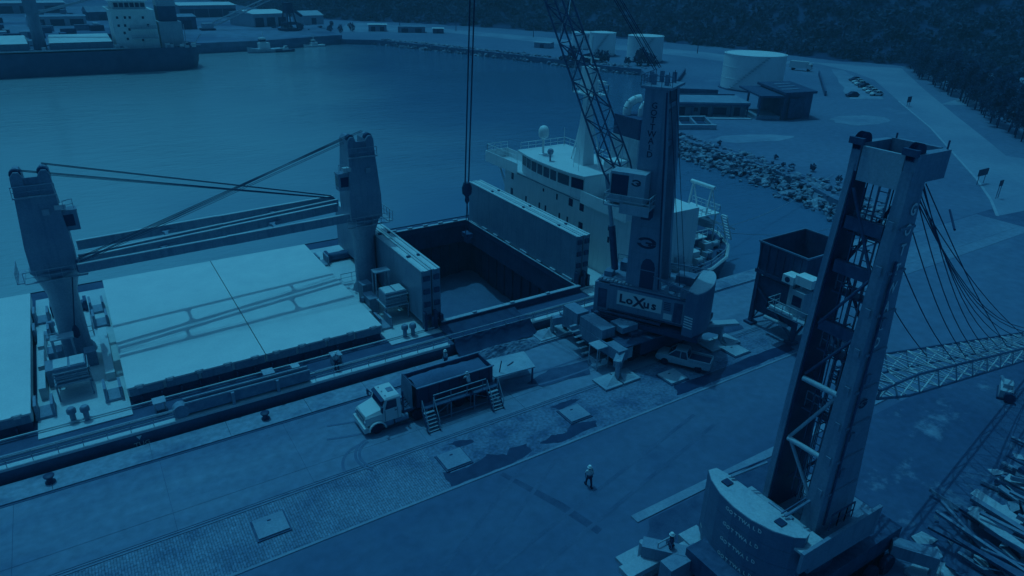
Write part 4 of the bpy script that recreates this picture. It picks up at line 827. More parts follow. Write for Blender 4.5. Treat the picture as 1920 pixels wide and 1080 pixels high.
for u, v, a, b, h in ((-4.2, -1.4, .9, .7, .8), (-3.9, 0.8, .6, .5, .5), (1.6, -1.6, .8, .6, .9), (2.9, 0.6, .4, .5, .5)): MB(XF).box((u-a, v-b, 6.79), (u+a, v+b, 6.79+h)).build('roof_unit', M_STEELM, hs)
cw = []
for i in range(13):
    t = -1+2*i/12; cw.append((-5.6-1.5*math.sqrt(max(0, 1-0.75*t*t)), 3.1*t))
MB(XF).prism([(-5.32, 3.1), (-5.32, -3.1)] + [(a, b) for a, b in cw], 3.4, 7.75).build('counterweight', M_COUNTER, crane, False)
MB(XF).prism([(-5.36, 3.0), (-5.36, -3.0)] + [(a+0.05, b*0.97) for a, b in cw], 7.753, 7.8).build('counterweight_top', M_PALE, crane)
MB(XF).box((-5.29, 2.0, 6.8), (-4.6, 2.42, 7.6)).build('railing_box', M_CRANE, crane)
hazard(XF, -6.2, -5.4, 3.115, 4.2, 5.5, crane)
for v in (-3.05, 3.05): MB(XF).bar((-5.9, v, 7.8), (-1.6, v*0.62, 8.2), 0.12).build('counterweight_stay', M_STEELM, crane)
# tower: two side plates
for s, nm in ((1, 1), (-1, 2)):
    v0, v1 = (1.3, 2.0) if s > 0 else (-2.0, -1.3)
    leg = loft_leg(XF, [(-2.5, 0.8, v0, v1, 6.75), (-2.15, 0.78, v0, v1, 11), (-1.75, 0.75, v0, v1, 19), (-1.15, 0.7, v0, v1, 25.0)]).build('tower_leg', M_CRANE, crane)
    if s > 0:
        MB(XF).add([(-1.9+dx, 2.012, z) for dx, z in ((0, 6.8), (0, 9.0), (0.15, 9.5), (0.5, 9.8), (0.9, 9.8), (1.2, 9.5), (1.35, 9.0), (1.35, 6.8))], [tuple(range(8))]).build('access_opening', M_DARK, leg)
        emblem(XF, -0.85, 2.012, 11.3, 0.95, 0.55, leg, -1)
        for i, c_ in enumerate('GOTTWALD'):
            text(c_, 0.74, W(-0.25, 2.012, 23.4-i*0.6), -U, Zv, M_MARKD, 'tower_letter', leg, 0.003, 0.012, 'CENTER')
        MB(XF).bar((-2.42, 2.03, 7), (-1.2, 2.03, 24.8), 0.12).build('leg_edge', M_DARK, leg)
        for z in (8.6, 10.2, 12.8, 14.4, 16.2, 18.0, 19.8): MB(XF).box((-2.3+(z-7)*0.06, 2.002, z-0.04), (0.74, 2.02, z+0.04)).build('weld_seam', M_CRANE, leg)
for z in (9.5, 13, 16.5, 20, 23.5):
    MB(XF).box((-1.2, -1.29, z-0.2), (-0.9, 1.29, z+0.2)).build('tower_tie', M_CRANE, crane); MB(XF).bar((-0.9, -1.2, z), (-0.9, 1.2, z-3), 0.15).build('tower_tie', M_CRANE, crane)
MB(XF).box((-1.6, -2.1, 25.001), (1.1, 2.1, 25.2)).build('tower_head', M_CRANE, crane)
MB(XF).rail([(-1.6, 2.1, 25.2), (1.1, 2.1, 25.2), (1.1, -2.1, 25.2)], 0.9, 0.035, 0.8).build('head_railing', M_STEELM, crane)
for u_, v_ in ((0.3, 1.1), (0.3, -1.1), (-0.8, 1.1), (-0.8, -1.1), (0.9, 0)):
    MB().lathe((0, 0, 0), [(0.62, -0.12), (0.62, -0.08), (0.5, 0), (0.62, 0.08), (0.62, 0.12)], 18, 'Y').build('head_sheave', M_DARK, crane, True).matrix_local = Matrix.Translation(Vector((0, 0, 25.95))+U*u_+V*v_) @ Matrix.Rotation(AZ, 4, 'Z')
    MB(XF).box((u_-0.2, v_-0.2, 25.2), (u_+0.2, v_-0.14, 26.1)).build('sheave_bracket', M_CRANE, crane)
# operator cab on the tower
cab = MB(XF).box((-0.6, 2.05, 15.2), (0.9, 3.6, 18.0)).box((0.902, 2.05, 15.2), (2.6, 3.6, 15.9)).box((0.902, 2.06, 17.75), (2.6, 3.59, 18.0)).box((2.5, 2.05, 15.901), (2.6, 2.15, 17.749)).box((2.5, 3.5, 15.901), (2.6, 3.6, 17.749)).build('operator_cab', M_CRANEL, crane)
MB(XF).box((0.95, 2.1, 15.91), (2.48, 3.55, 17.74)).build('cab_glass', M_GLASS, cab)
emblem(XF, 0.2, 3.612, 17.2, 0.45, 0.3, cab, -1)
MB(XF).box((-1.3, 2.02, 14.9), (2.9, 4.0, 15.02)).box((-1.3, 3.98, 14.4), (1.4, 4.06, 15.3)).build('cab_platform', M_CRANEL, crane)
MB(XF).rail([(-1.3, 4.0, 15.02), (2.9, 4.0, 15.02), (2.9, 2.2, 15.02)], 1.0, 0.035, 0.8).build('cab_railing', M_GALV, crane)
MB(XF).box((-1.2, 2.2, 13.9), (-0.4, 3.2, 14.88)).build('cab_cabinet', M_DARK, crane)
MB(XF).rail([(-1.25, 2.15, 15.05), (-1.25, 3.9, 15.05)], 1.0, 0.035, 0.8).build('cab_ladder', M_GALV, crane)
# luffing ram, boom, ropes
MB(XF).tube((2.6, 0, 7.2), (3.3, 0, 11.6), 0.34, n=14).build('luffing_cylinder', M_STEEL, crane, True)
MB(XF).tube((3.3, 0, 11.6), (4.25, 0, 16.6), 0.2, n=12).build('luffing_rod', M_GALV, crane, True)
el = R(64.5); D = U*math.cos(el)+Zv*math.sin(el); Nn = -U*math.sin(el)+Zv*math.cos(el)
B0 = W(1.0, 0, 14.7)-Nn*0.9; B1 = B0+D*38
lattice(crane, B0, B1, V, Nn, 2.7, 1.5, 1.8, 1.3, 22, 0.085, 0.085, M_BOOM, M_BOOM, 'boom')
rp = MB()
for v_ in (-1.0, -0.5, 0.5, 1.0): rp.tube(W(0.4, v_, 26.4), B1+V*(v_*0.6)+Nn*0.6, 0.035, n=5)
for v_ in (-0.9, 0.9): rp.tube(W(-0.9, v_, 26.3), W(-4.2, v_, 6.9), 0.03, n=5)
rp.build('pendant_rope', M_ROPE, crane)
tip = B1; hb = Vector((W(19.6, 0, 0).x, W(19.6, 0, 0).y, 12.4))
for k, dy in enumerate((-0.45, 0.45)): MB().tube(tip+V*dy, hb+V*dy*0.8+Vector((0, 0, 1.0)), 0.07, n=6).build('hoist_rope', M_ROPE, crane)
MB().lathe(hb, [(0.1, -1.3), (0.25, -1.0), (0.2, -0.5), (0.5, -0.2), (0.55, 0.4), (0.35, 1.0), (0.1, 1.1)], 12).build('hook_block', M_DARK, crane, True)
for k, dy in enumerate((-0.35, 0.35)): MB().tube(hb+Vector((0, 0, -1.1)), hb+V*dy+Vector((0, 0, -4.6)), 0.05, n=5).build('hoist_sling', M_ROPE, crane)
MB().box((hb.x-0.35, hb.y-0.6, hb.z-5.1), (hb.x+0.35, hb.y+0.6, hb.z-4.6)).box((hb.x-0.2, hb.y-0.4, hb.z-5.7), (hb.x+0.2, hb.y+0.4, hb.z-5.101)).build('lifting_frame', M_STEEL, crane)

# --- crane parked beside the scrap, boom lowered
CB = Vector((31.5, 17.3, 0)); crane2 = thing('harbour_crane', 'parked mobile harbour crane with twin leg tower and boom lowered over the stained yard', 'crane', CB)
MB().box((26.0, 14.6, 1.2), (39, 20.4, 2.6)).build('chassis', M_STEEL, crane2)
for i in range(7):
    for y in (14.2, 14.9, 20.0, 20.6): inst(tyre, 'wheel', Vector((27.2+i*1.7, y, 0.68))-CB, parent=crane2)
MB().lathe((31.8, 17.3, 2.6), [(2.3, 0), (2.3, 0.6), (2.0, 0.7), (2.0, 1.4)], 28).build('slewing_ring', M_STEEL, crane2, True)
dk2 = MB().prism([(29.3, 14.7), (35.4, 14.6), (36.4, 15.6), (36.4, 19.4), (29.3, 20.0)], 3.9, 4.6).build('machine_deck', M_CRANE, crane2)
MB().box((28.2, 14.55, 4.61), (35.4, 14.75, 6.0)).build('deck_bulwark', M_CRANE, dk2)
MB().box((29.3, 14.76, 4.601), (35.2, 15.5, 5.3)).build('deck_locker', M_STEELM, dk2)
MB().box((29.2, 15.52, 5.55), (30.45, 19.9, 5.72)).build('rear_walkway', M_CRANEL, dk2)
MB().box((28.3, 14.76, 5.75), (30.2, 15.5, 5.9)).build('corner_plate', M_PALE, dk2)
for x, y in ((29.5, 16.0), (29.9, 16.6), (29.6, 17.4)): MB().tube((x, y, 5.95), (x+0.05, y+1.6, 5.95), 0.16, n=8).build('hydraulic_pipe', M_STEELM, dk2, True)
arc = [(28.35, 21.6), (27.85, 20.9), (27.4, 19.8), (27.2, 18.6), (27.25, 17.4), (27.6, 16.2), (28.2, 15.3), (28.7, 14.95)]
inner = [(29.25, 15.1), (29.2, 16.5), (29.15, 18.5), (29.15, 20.6), (28.95, 21.5)]
for i in range(4):
    z1 = 6.55-i*1.12; z0 = z1-1.10
    cwb = MB().prism(arc+inner, z0, z1).build('counterweight_slab', M_COUNTER, crane2)
    for a_, b_, s_ in ((3, 4, 'GOTTWALD'),):
        a = Vector((*arc[a_], 0)); b = Vector((*arc[b_], 0)); d = (arc[4][0]-arc[3][0], arc[4][1]-arc[3][1], 0)
        # letters follow the curve one by one
        for q, c_ in enumerate(s_):
            y = 19.0-q*0.31; t = (y-17.4)/(18.6-17.4) if y > 17.4 else 0; x = 27.25+(27.2-27.25)*min(1, max(0, (y-17.4)/1.2)) if 17.4 <= y <= 18.6 else (27.2+(y-18.6)/1.2*0.2 if y > 18.6 else 27.25+(17.4-y)/1.2*0.35)
            text(c_, 0.34, (x-0.05, y, z0+0.62), (0, -1, 0), (0, 0, 1), M_LETTER, 'slab_letter', cwb, 0.004, 0.006, 'CENTER')
MB().prism([(x+0.03 if x < 29 else x, y) for x, y in arc]+inner, 6.553, 6.60).build('counterweight_top', M_PALE, crane2)
for y in (20.2, 16.4):
    MB().box((28.2, y-0.25, 6.601), (28.7, y+0.25, 6.7)).build('lifting_lug', M_DARK, crane2)
    MB().tube((28.9, y+0.1, 6.8), (30.9, y-0.7 if y > 18 else y-0.3, 7.6), 0.09, n=8).build('counterweight_tie', M_STEELM, crane2, True); MB().tube((28.9, y+0.35, 6.8), (30.9, y-0.45 if y > 18 else y-0.05, 7.6), 0.05, n=6).build('counterweight_tie', M_STEEL, crane2, True)
XI = Matrix.Identity(4)
for i in range(5): MB().add([(27.95+0.1*i, 21.06+0.08*i, 2.6+i*0.28), (28.1+0.1*i, 21.3+0.08*i, 2.7+i*0.28), (28.1+0.1*i, 21.3+0.08*i, 2.85+i*0.28), (27.95+0.1*i, 21.06+0.08*i, 2.75+i*0.28)], [(0, 1, 2, 3)]).build('hazard_stripe', M_LETTER, crane2)
M_TOWER = mat('tower_paint', 0.30, 0.45, var=0.14, scale=0.5, streak=0.35, dark=0.12)
legR = loft_leg(XI, [(30.4, 33.9, 15.45, 16.45, 4.6), (30.45, 33.1, 15.5, 16.3, 13), (30.5, 32.25, 15.5, 16.15, 20), (30.6, 31.8, 15.5, 16.0, 26.2)]).build('tower_leg', M_TOWER, crane2)
legL = loft_leg(XI, [(30.4, 33.9, 18.72, 19.1, 4.6), (30.45, 33.0, 18.6, 18.95, 13), (30.5, 32.2, 18.42, 18.75, 20), (30.6, 31.8, 18.2, 18.5, 26.2)]).build('tower_leg', M_TOWER, crane2)
loft_leg(XI, [(30.5, 33.8, 18.62, 18.71, 4.7), (30.55, 32.9, 18.5, 18.59, 13), (30.6, 32.1, 18.32, 18.41, 20), (30.7, 31.7, 18.1, 18.19, 26.1)]).build('inner_shade_plate', M_DARK, legL)  # shade on the leg's inner face, put in as a dark plate
def leg_y(z): return 18.5+(18.05-18.5)*(z-4.6)/21.6
for z in (8.2, 10.4, 12.6, 14.8, 17, 19.2, 21.4, 23.6):
    MB().box((30.75, 15.40, z-0.06), (33.6-(z-4.6)*0.088, 15.5, z+0.06)).build('stiffener', M_CRANE, legR)
    MB().box((30.36, 15.62, z-0.1), (30.41, 15.9, z+0.35)).build('stiffener', M_CRANE, legR)
for i, c_ in enumerate('GOTTWALD'): text(c_, 0.8, (31.4, 15.43, 24.2-i*0.98), (1, 0, 0), (0, 0, 1), M_LETTER, 'tower_letter', legR, 0.003, 0.02, 'CENTER', sx=0.8)
emblem(XI, 31.7, 15.42, 13.9, 0.4, 0.28, legR, 1)
for z, m_ in ((10.3, M_PALE), (14.3, M_CRANEL)): MB().tube((30.6, 16.2, z), (30.6, leg_y(z), z-0.05), 0.16, n=10).build('tower_tie', m_, crane2, True)
for z in (17.6, 20.9, 23.2): MB().box((30.7, 16.2, z-0.32), (31.0, leg_y(z), z+0.32)).build('tower_tie', M_STEEL, crane2)
for z0, z1, a, b in ((10.3, 7.1, 1, 0), (10.3, 14.3, 1, 0), (17.6, 14.5, 0, 1), (17.6, 20.8, 1, 0), (24.9, 21, 1, 0)):
    ya = leg_y(z0) if a else 16.2; yb = leg_y(z1) if b else 16.2
    MB().tube((30.7, ya, z0), (30.7, yb, z1), 0.10 if z0 < 12 else 0.08, n=8).build('tower_brace', M_CRANEL if z0 < 12 else M_STEEL, crane2, True)
    MB().tube((31.6, yb, z0), (31.6, ya, z1), 0.09, n=8).build('tower_brace', M_STEEL, crane2, True)
for x, y in ((31.3, 17.4), (31.3, 16.9)): MB().bar((x, y, 5), (x, y-0.25, 25.8), 0.07).build('ladder_rail', M_STEELM, crane2)
rung = MB().box((-0.02, -0.25, -0.02), (0.02, 0.25, 0.02)).mesh('rung', M_STEELM)
for i in range(40): inst(rung, 'rung', Vector((31.3, 17.15-0.0125*i*0.5, 5.4+i*0.5))-CB, parent=crane2)
for z in (12.2, 16.0, 19.4, 22.6):
    MB().box((31.0, 16.25, z), (31.8, leg_y(z)-0.05, z+0.08)).build('tower_landing', M_STEEL, crane2); MB().rail([(31.2, 16.3, z+0.08), (31.2, leg_y(z)-0.1, z+0.08)], 1.0, 0.03, 0.5).build('landing_railing', M_STEELM, crane2)
for y in (16.4, 16.6, 16.8, 17.3, 17.6, 17.9): MB().tube((31.5, y, 25.8), (31.6, y+0.1, 6), 0.03, n=5).build('tower_rope', M_ROPE, crane2)
for z in range(8, 25, 2):
    MB().bar((30.85, 16.9, z), (30.85, 17.6, z), 0.05).bar((30.85, 16.9, z), (31.3, 16.9, z), 0.05).bar((30.85, 17.6, z), (31.3, 17.6, z), 0.05).build('ladder_cage', M_STEEL, crane2)
for y in (16.9, 17.25, 17.6): MB().bar((30.85, y, 7), (30.85, y, 25), 0.045).build('ladder_cage_rail', M_STEEL, crane2)
MB().box((31.0, 15.36, 6), (31.12, 15.44, 22)).build('cable_tray', M_STEEL, legR)
for z in (9.2, 11.6, 15.2, 18.4): MB().box((31.3, 15.38, z), (31.7, 15.49, z+0.5)).build('junction_box', M_STEELM, legR)
for x in (30.9, 31.6, 32.3): MB().rail([(x, 15.0, 6.0), (x+0.7, 15.0, 6.0)], 1.1, 0.035, 0.7).build('base_railing', M_STEEL, crane2)
# tower head
hd = MB().box((30.64, 16.02, 25.3), (30.8, 18.04, 26.9)).build('head_plate', M_CRANEL, crane2)
MB().prism([(30.62, 15.45), (33.2, 15.4), (33.2, 15.75), (31.0, 15.98), (30.62, 15.98)], 25.7, 27.0).build('head_cheek', M_TOWER, crane2)
MB().prism([(30.62, 18.1), (33.0, 18.05), (33.0, 18.35), (30.62, 18.55)], 25.7, 27.0).build('head_cheek', M_TOWER, crane2)
MB().box((32.9, 15.77, 25.9), (33.15, 18.04, 27.05)).build('head_plate', M_TOWER, crane2)
MB().box((31.2, 16.1, 26.2), (32.8, 17.9, 26.4)).build('head_floor', M_DARK, crane2)
for y in (15.75, 18.3):
    for k in range(3):
        o = MB().lathe((30.95, y-0.12+k*0.13, 27.0), [(0.48, -0.04), (0.4, 0), (0.48, 0.04)], 18, 'Y').build('head_sheave', M_DARK, crane2, True)
    MB().box((30.4, y-0.35, 26.95), (30.62, y+0.35, 27.25)).build('sheave_guard', M_STEEL, crane2)
MB().bar((33.1, 15.55, 26.9), (33.1, 15.55, 27.4), 0.06).build('head_post', M_STEEL, crane2); MB().bar((33.0, 17.9, 26.9), (33.0, 17.9, 27.3), 0.06).build('head_post', M_STEEL, crane2)
# lowered boom and slack ropes
bp0 = Vector((33.4, 17.0, 13.7)); bp1 = Vector((75.4, 21.2, 2.7)); bd = (bp1-bp0).normalized(); bs = Vector((-bd.y, bd.x, 0)).normalized(); bn = bd.cross(bs).normalized()
lattice(crane2, bp0, bp1, bs, bn, 2.7, 2.0, 1.4, 1.2, 26, 0.085, 0.07, M_BOOM, M_BRACE, 'boom')
MB().box((33.1, 16.1, 13.2), (33.6, 17.9, 14.2)).build('boom_hinge', M_STEEL, crane2)
ropes = [((32.2, 15.7, 21.5), 46.0, 0.4), ((32.3, 15.8, 23.4), 48.5, 0.6), ((32.6, 16.0, 24.6), 51.0, 0.8), ((33.0, 16.3, 25.6), 54.0, 1.0), ((33.1, 16.6, 25.8), 57.5, 1.2), ((33.1, 16.9, 25.8), 61.0, 1.4), ((33.1, 17.2, 25.9), 65.0, 1.7), ((33.1, 17.5, 25.9), 70.0, 2.1), ((32.0, 17.0, 21.0), 44.0, 0.3), ((33.1, 17.6, 25.9), 75.0, 2.6), ((33.0, 16.0, 25.3), 58.5, 0.4), ((33.0, 17.3, 25.6), 67.0, 0.7)]
for (a, xb, sag) in ropes:
    a = Vector(a); t = (xb-bp0.x)/(bp1.x-bp0.x); b = bp0.lerp(bp1, t)+bn*0.6+Vector((0, (a.y-16.7)*0.8, 0)); pts = [a.lerp(b, i/10)-Vector((0, 0, sag*math.sin(math.pi*i/10))) for i in range(11)]
    MB().path(pts, 0.03, 5).build('boom_rope', M_ROPE, crane2)
MB().tube((36.2, 15.6, 22.6), (39.6, 17.6, 22.5), 0.06, n=6).build('rope_spreader', M_ROPE, crane2)
# outriggers of the parked crane
for (x0, y0, x1, y1) in ((26.6, 20.2, 24.6, 22.6), (38, 14.5, 39.5, 12.4), (26.4, 14.6, 24.6, 12.6)):
    MB().bar((x0, y0, 1.6), (x1, y1, 1.5), 0.9, 0.9).build('outrigger_arm', M_CRANE, crane2); MB().tube((x1, y1, 0.25), (x1, y1, 1.9), 0.22, n=12).build('jack', M_GALV, crane2, True); MB().box((x1-1.1, y1-1.1, 0.02), (x1+1.1, y1+1.1, 0.25)).build('support_pad', M_CONCP, crane2)
MB().box((25.2, 20.9, 0.9), (28.6, 21.7, 1.35)).build('platform_beam', M_CRANEL, crane2); MB().box((22.6, 21.4, 0.7), (25.1, 22.4, 1.1)).build('platform_beam', M_CRANEL, crane2)
MB().box((27.3, 20.45, 0.9), (28.9, 22.2, 1.5)).build('corner_box', M_CRANEL, crane2); MB().box((24.4, 19.9, 0.6), (27.2, 20.85, 2.0)).build('engine_box', M_CRANE, crane2)
MB().rail([(25.0, 21.7, 1.36), (26.4, 21.7, 1.36)], 1.0, 0.035, 0.7).build('platform_railing', M_GALV, crane2)

# ================================================================== TRUCK, PLATFORM, SPILL TRAY
def wheel_mesh(r, w, n=16):
    return MB().lathe((0, 0, 0), [(r*0.5, -w/2), (r*0.92, -w/2), (r, -w*0.3), (r, w*0.3), (r*0.92, w/2), (r*0.5, w/2)], n, 'Y').mesh('wheel', M_BLACK, True), MB().lathe((0, 0, 0), [(0.02, -w*0.42), (r*0.5, -w*0.46), (r*0.52, w*0.46), (0.02, w*0.42)], n, 'Y').mesh('rim', M_GALV, True)
def add_wheel(parent, meshes, loc):
    o = inst(meshes[0], 'wheel', loc, parent=parent); inst(meshes[1], 'rim', (0, 0, 0), parent=o); return o
T0 = Vector((14.6, 44.75, 0)); truck = thing('tipper_truck', 'white bonneted truck with an open dark tipper body standing beside the ship', 'truck', T0, 0.0)
def tb(x0, x1, y0, y1, z0, z1): return MB().box((T0.x+x0, T0.y+y0, z0), (T0.x+x1, T0.y+y1, z1))
M_CABP = mat('white_cab_paint', 0.70, 0.35, var=0.06, scale=0.8, fine=0.03)
hood = [[(T0.x+0.12, -1.1, 0.95), (T0.x+0.12, 1.1, 0.95), (T0.x+0.10, 1.02, 1.55), (T0.x+0.22, 0.9, 1.72), (T0.x+0.22, -0.9, 1.72), (T0.x+0.10, -1.02, 1.55)],
        [(T0.x+1.5, -1.22, 0.95), (T0.x+1.5, 1.22, 0.95), (T0.x+1.5, 1.18, 1.75), (T0.x+1.5, 1.0, 2.05), (T0.x+1.5, -1.0, 2.05), (T0.x+1.5, -1.18, 1.75)]]
hood = [[(x, T0.y+y, z) for x, y, z in r] for r in hood]
MB().loft(hood).build('hood', M_CABP, truck)
tb(-0.08, 0.28, -1.24, 1.24, 0.42, 0.86).build('bumper', M_CABP, truck)
tb(0.085, 0.112, -0.75, 0.75, 1.0, 1.5).build('grille', M_DARK, truck)
tb(-0.095, -0.082, -0.26, 0.26, 0.52, 0.66).build('number_plate', M_GALV, truck)
for i in range(4): tb(0.07, 0.084, -0.74, 0.74, 1.04+i*0.11, 1.09+i*0.11).build('grille_bar', M_GALV, truck)
MB().add([(T0.x+x, T0.y+y, z) for x, y, z in ((1.80, -1.1, 2.86), (1.80, 1.1, 2.86), (1.50, 1.05, 2.74), (1.50, -1.05, 2.74), (1.80, -1.1, 2.9), (1.80, 1.1, 2.9), (1.50, 1.05, 2.78), (1.50, -1.05, 2.78))], [(0, 1, 2, 3), (7, 6, 5, 4), (2, 3, 7, 6)]).build('sun_visor', M_DARK, truck)
for s in (-1, 1):
    MB().box((T0.x+1.70, T0.y+s*1.228-0.006, 1.0), (T0.x+1.73, T0.y+s*1.228+0.006, 2.0)).build('door_seam', M_DARK, truck); MB().box((T0.x+2.78, T0.y+s*1.228-0.006, 1.0), (T0.x+2.81, T0.y+s*1.228+0.006, 2.0)).build('door_seam', M_DARK, truck); MB().box((T0.x+2.55, T0.y+s*1.235-0.02, 1.75), (T0.x+2.72, T0.y+s*1.235+0.02, 1.80)).build('door_handle', M_DARK, truck)
for y in (-0.7, 0.0, 0.7): tb(1.95, 2.05, y-0.06, y+0.06, 3.001, 3.08).build('roof_light', M_PALE, truck)
tb(2.4, 2.9, -0.3, 0.3, 3.001, 3.04).build('roof_hatch', M_STEELM, truck)
for y in (-1.0, 1.0): tb(0.05, 0.115, y-0.13, y+0.13, 1.05, 1.35).build('headlight', M_GALV, truck)
cabm = MB().loft([[(T0.x+x, T0.y+y, z) for x, y, z in r] for r in (
    [(1.51, -1.22, 0.95), (1.51, 1.22, 0.95), (3.1, 1.22, 0.95), (3.1, -1.22, 0.95)], [(1.51, -1.2, 2.02), (1.51, 1.2, 2.02), (3.1, 1.2, 2.02), (3.1, -1.2, 2.02)], [(1.85, -1.1, 2.86), (1.85, 1.1, 2.86), (3.08, 1.1, 2.86), (3.08, -1.1, 2.86)])]).build('cab', M_CABP, truck)
MB().loft([[(T0.x+x, T0.y+y, z) for x, y, z in r] for r in ([(1.74, -1.12, 2.865), (1.74, 1.12, 2.865), (3.12, 1.12, 2.865), (3.12, -1.12, 2.865)], [(1.95, -1.0, 3.0), (1.95, 1.0, 3.0), (3.05, 1.0, 3.0), (3.05, -1.0, 3.0)])]).build('roof', M_CABP, truck)
MB().add([(T0.x+x, T0.y+y, z) for x, y, z in ((1.53, -1.05, 2.08), (1.53, 1.05, 2.08), (1.80, 0.98, 2.78), (1.80, -0.98, 2.78))], [(0, 1, 2, 3)]).build('windscreen', M_GLASS, truck)
for s in (-1, 1): MB().add([(T0.x+x, T0.y+s*y, z) for x, y, z in ((1.75, 1.212, 2.05), (2.75, 1.212, 2.05), (2.75, 1.125, 2.75), (1.98, 1.125, 2.75))], [(0, 1, 2, 3)]).build('side_window', M_GLASS, truck)
for s in (-1, 1):
    MB().bar((T0.x+1.6, T0.y+s*1.2, 2.3), (T0.x+1.4, T0.y+s*1.5, 2.5), 0.05).box((T0.x+1.3, T0.y+s*1.5-0.12, 2.1), (T0.x+1.42, T0.y+s*1.5+0.12, 2.6)).build('mirror', M_DARK, truck)
    MB().loft([[(T0.x+1.0+0.75*math.cos(a), T0.y+s*(1.24)+d, 0.5+0.72*math.sin(a)) for d in (-0.16, 0.06)] + [(T0.x+1.0+0.64*math.cos(a), T0.y+s*1.24+d, 0.5+0.62*math.sin(a)) for d in (0.06, -0.16)] for a in [math.pi*i/8 for i in range(9)]]).build('mudguard', M_CABP, truck)
MB().box((T0.x+1.55, T0.y-1.25, 0.5), (T0.x+2.4, T0.y-1.0, 0.94)).build('step', M_STEELM, truck)
tb(0.3, 11.8, -0.45, 0.45, 0.72, 0.94).build('chassis_frame', M_DARK, truck)
wm = wheel_mesh(0.52, 0.32)
for x in (1.0, 4.6, 5.9, 8.4, 9.7, 11.0):
    for y in ((-1.06, 1.06) if x < 2 else (-1.08, -0.72, 0.72, 1.08)): add_wheel(truck, wm, (x, y, 0.56))
MB().tube((T0.x+2.5, T0.y-0.95, 0.7), (T0.x+3.7, T0.y-0.95, 0.7), 0.32, n=14).build('fuel_tank', M_STEELM, truck, True)
MB().tube((T0.x+3.4, T0.y-0.9, 0.9), (T0.x+3.4, T0.y-0.9, 3.1), 0.08, n=8).build('exhaust_stack', M_DARK, truck, True)
tb(3.3, 4.5, -0.9, 0.9, 0.95, 1.25).build('coupling_deck', M_STEEL, truck)
for y in (-0.6, -0.2, 0.2, 0.6): MB().path([(T0.x+3.2, T0.y+y, 1.9), (T0.x+3.7, T0.y+y, 1.3), (T0.x+4.4, T0.y+y*0.7, 1.6)], 0.035, 5).build('air_hose', M_BLACK, truck)
# tipper body, open top
def open_box(x0, x1, y0, y1, z0, z1, t=0.08, flare=0.0):
    b = MB(); b.box((x0, y0, z0), (x1, y1, z0+0.1))
    b.box((x0, y0, z0+0.101), (x1, y0+t, z1)).box((x0, y1-t, z0+0.101), (x1, y1, z1)).box((x0, y0+t+0.002, z0+0.101), (x0+t, y1-t-0.002, z1)).box((x1-t, y0+t+0.002, z0+0.101), (x1, y1-t-0.002, z1)); return b
bd_ = open_box(T0.x+4.5, T0.x+11.6, T0.y-1.26, T0.y+1.26, 1.26, 3.12).build('tipper_body', M_DARK, truck)
for i in range(8): MB().box((T0.x+4.6+i*0.95, T0.y-1.34, 1.3), (T0.x+4.72+i*0.95, T0.y-1.262, 3.1)).build('side_rib', M_DARK, bd_)
MB().box((T0.x+4.45, T0.y-1.36, 3.122), (T0.x+11.7, T0.y-1.2, 3.2)).box((T0.x+4.45, T0.y+1.2, 3.122), (T0.x+11.7, T0.y+1.36, 3.2)).build('top_rail', M_STEELM, bd_)
hb_ = MB().add([(T0.x+4.5, T0.y-1.2, 3.1), (T0.x+4.5, T0.y+1.2, 3.1), (T0.x+4.2, T0.y+1.0, 3.5), (T0.x+4.2, T0.y-1.0, 3.5), (T0.x+4.1, T0.y-1.2, 1.3), (T0.x+4.1, T0.y+1.2, 1.3)], [(0, 1, 2, 3), (4, 5, 2, 3)]).build('headboard', M_STEELM, bd_)
lc = MB(); nx2 = 14; ny2 = 7
lc.v = [(T0.x+4.6+6.9*i/(nx2-1), T0.y-1.17+2.34*j/(ny2-1), 2.75+0.7*math.sin(math.pi*j/(ny2-1))*math.sin(math.pi*min(1, 0.25+i/(nx2-1)*0.8))+0.05*math.sin(i*2.1+j)) for j in range(ny2) for i in range(nx2)]
lc.f = [(j*nx2+i, j*nx2+i+1, (j+1)*nx2+i+1, (j+1)*nx2+i) for j in range(ny2-1) for i in range(nx2-1)]
tag(lc.build('cargo_load', M_CARGO, None, True), 'grey bulk cargo heaped in the tipper body of the truck', 'cargo')

P0 = Vector((22.8, 43.0, 0)); pf = thing('access_platform', 'steel walkway with handrails and two flights of steps beside the tipper truck', 'platform', P0)
MB().box((19.4, 42.55, 1.55), (26.2, 43.3, 1.66)).build('walkway_floor', M_STEEL, pf)
for x in (19.5, 21.7, 23.9, 26.1):
    for y in (42.6, 43.25): MB().bar((x, y, 0.03), (x, y, 1.55), 0.09).build('post', M_STEELM, pf)
for x in (20.2, 21.7, 23.2, 24.7): MB().bar((x, 42.58, 1.66), (x, 42.58, 2.7), 0.06).build('handrail_post', M_STEELM, pf)
for z in (2.15, 2.7): MB().bar((20.1, 42.58, z), (25.0, 42.58, z), 0.06).build('handrail', M_GALV, pf)
MB().bar((19.5, 42.6, 0.35), (26.1, 42.6, 0.35), 0.07).bar((19.5, 42.6, 0.36), (21.7, 42.6, 1.5), 0.05).bar((23.9, 42.6, 1.5), (26.1, 42.6, 0.36), 0.05).build('brace_frame', M_STEELM, pf)
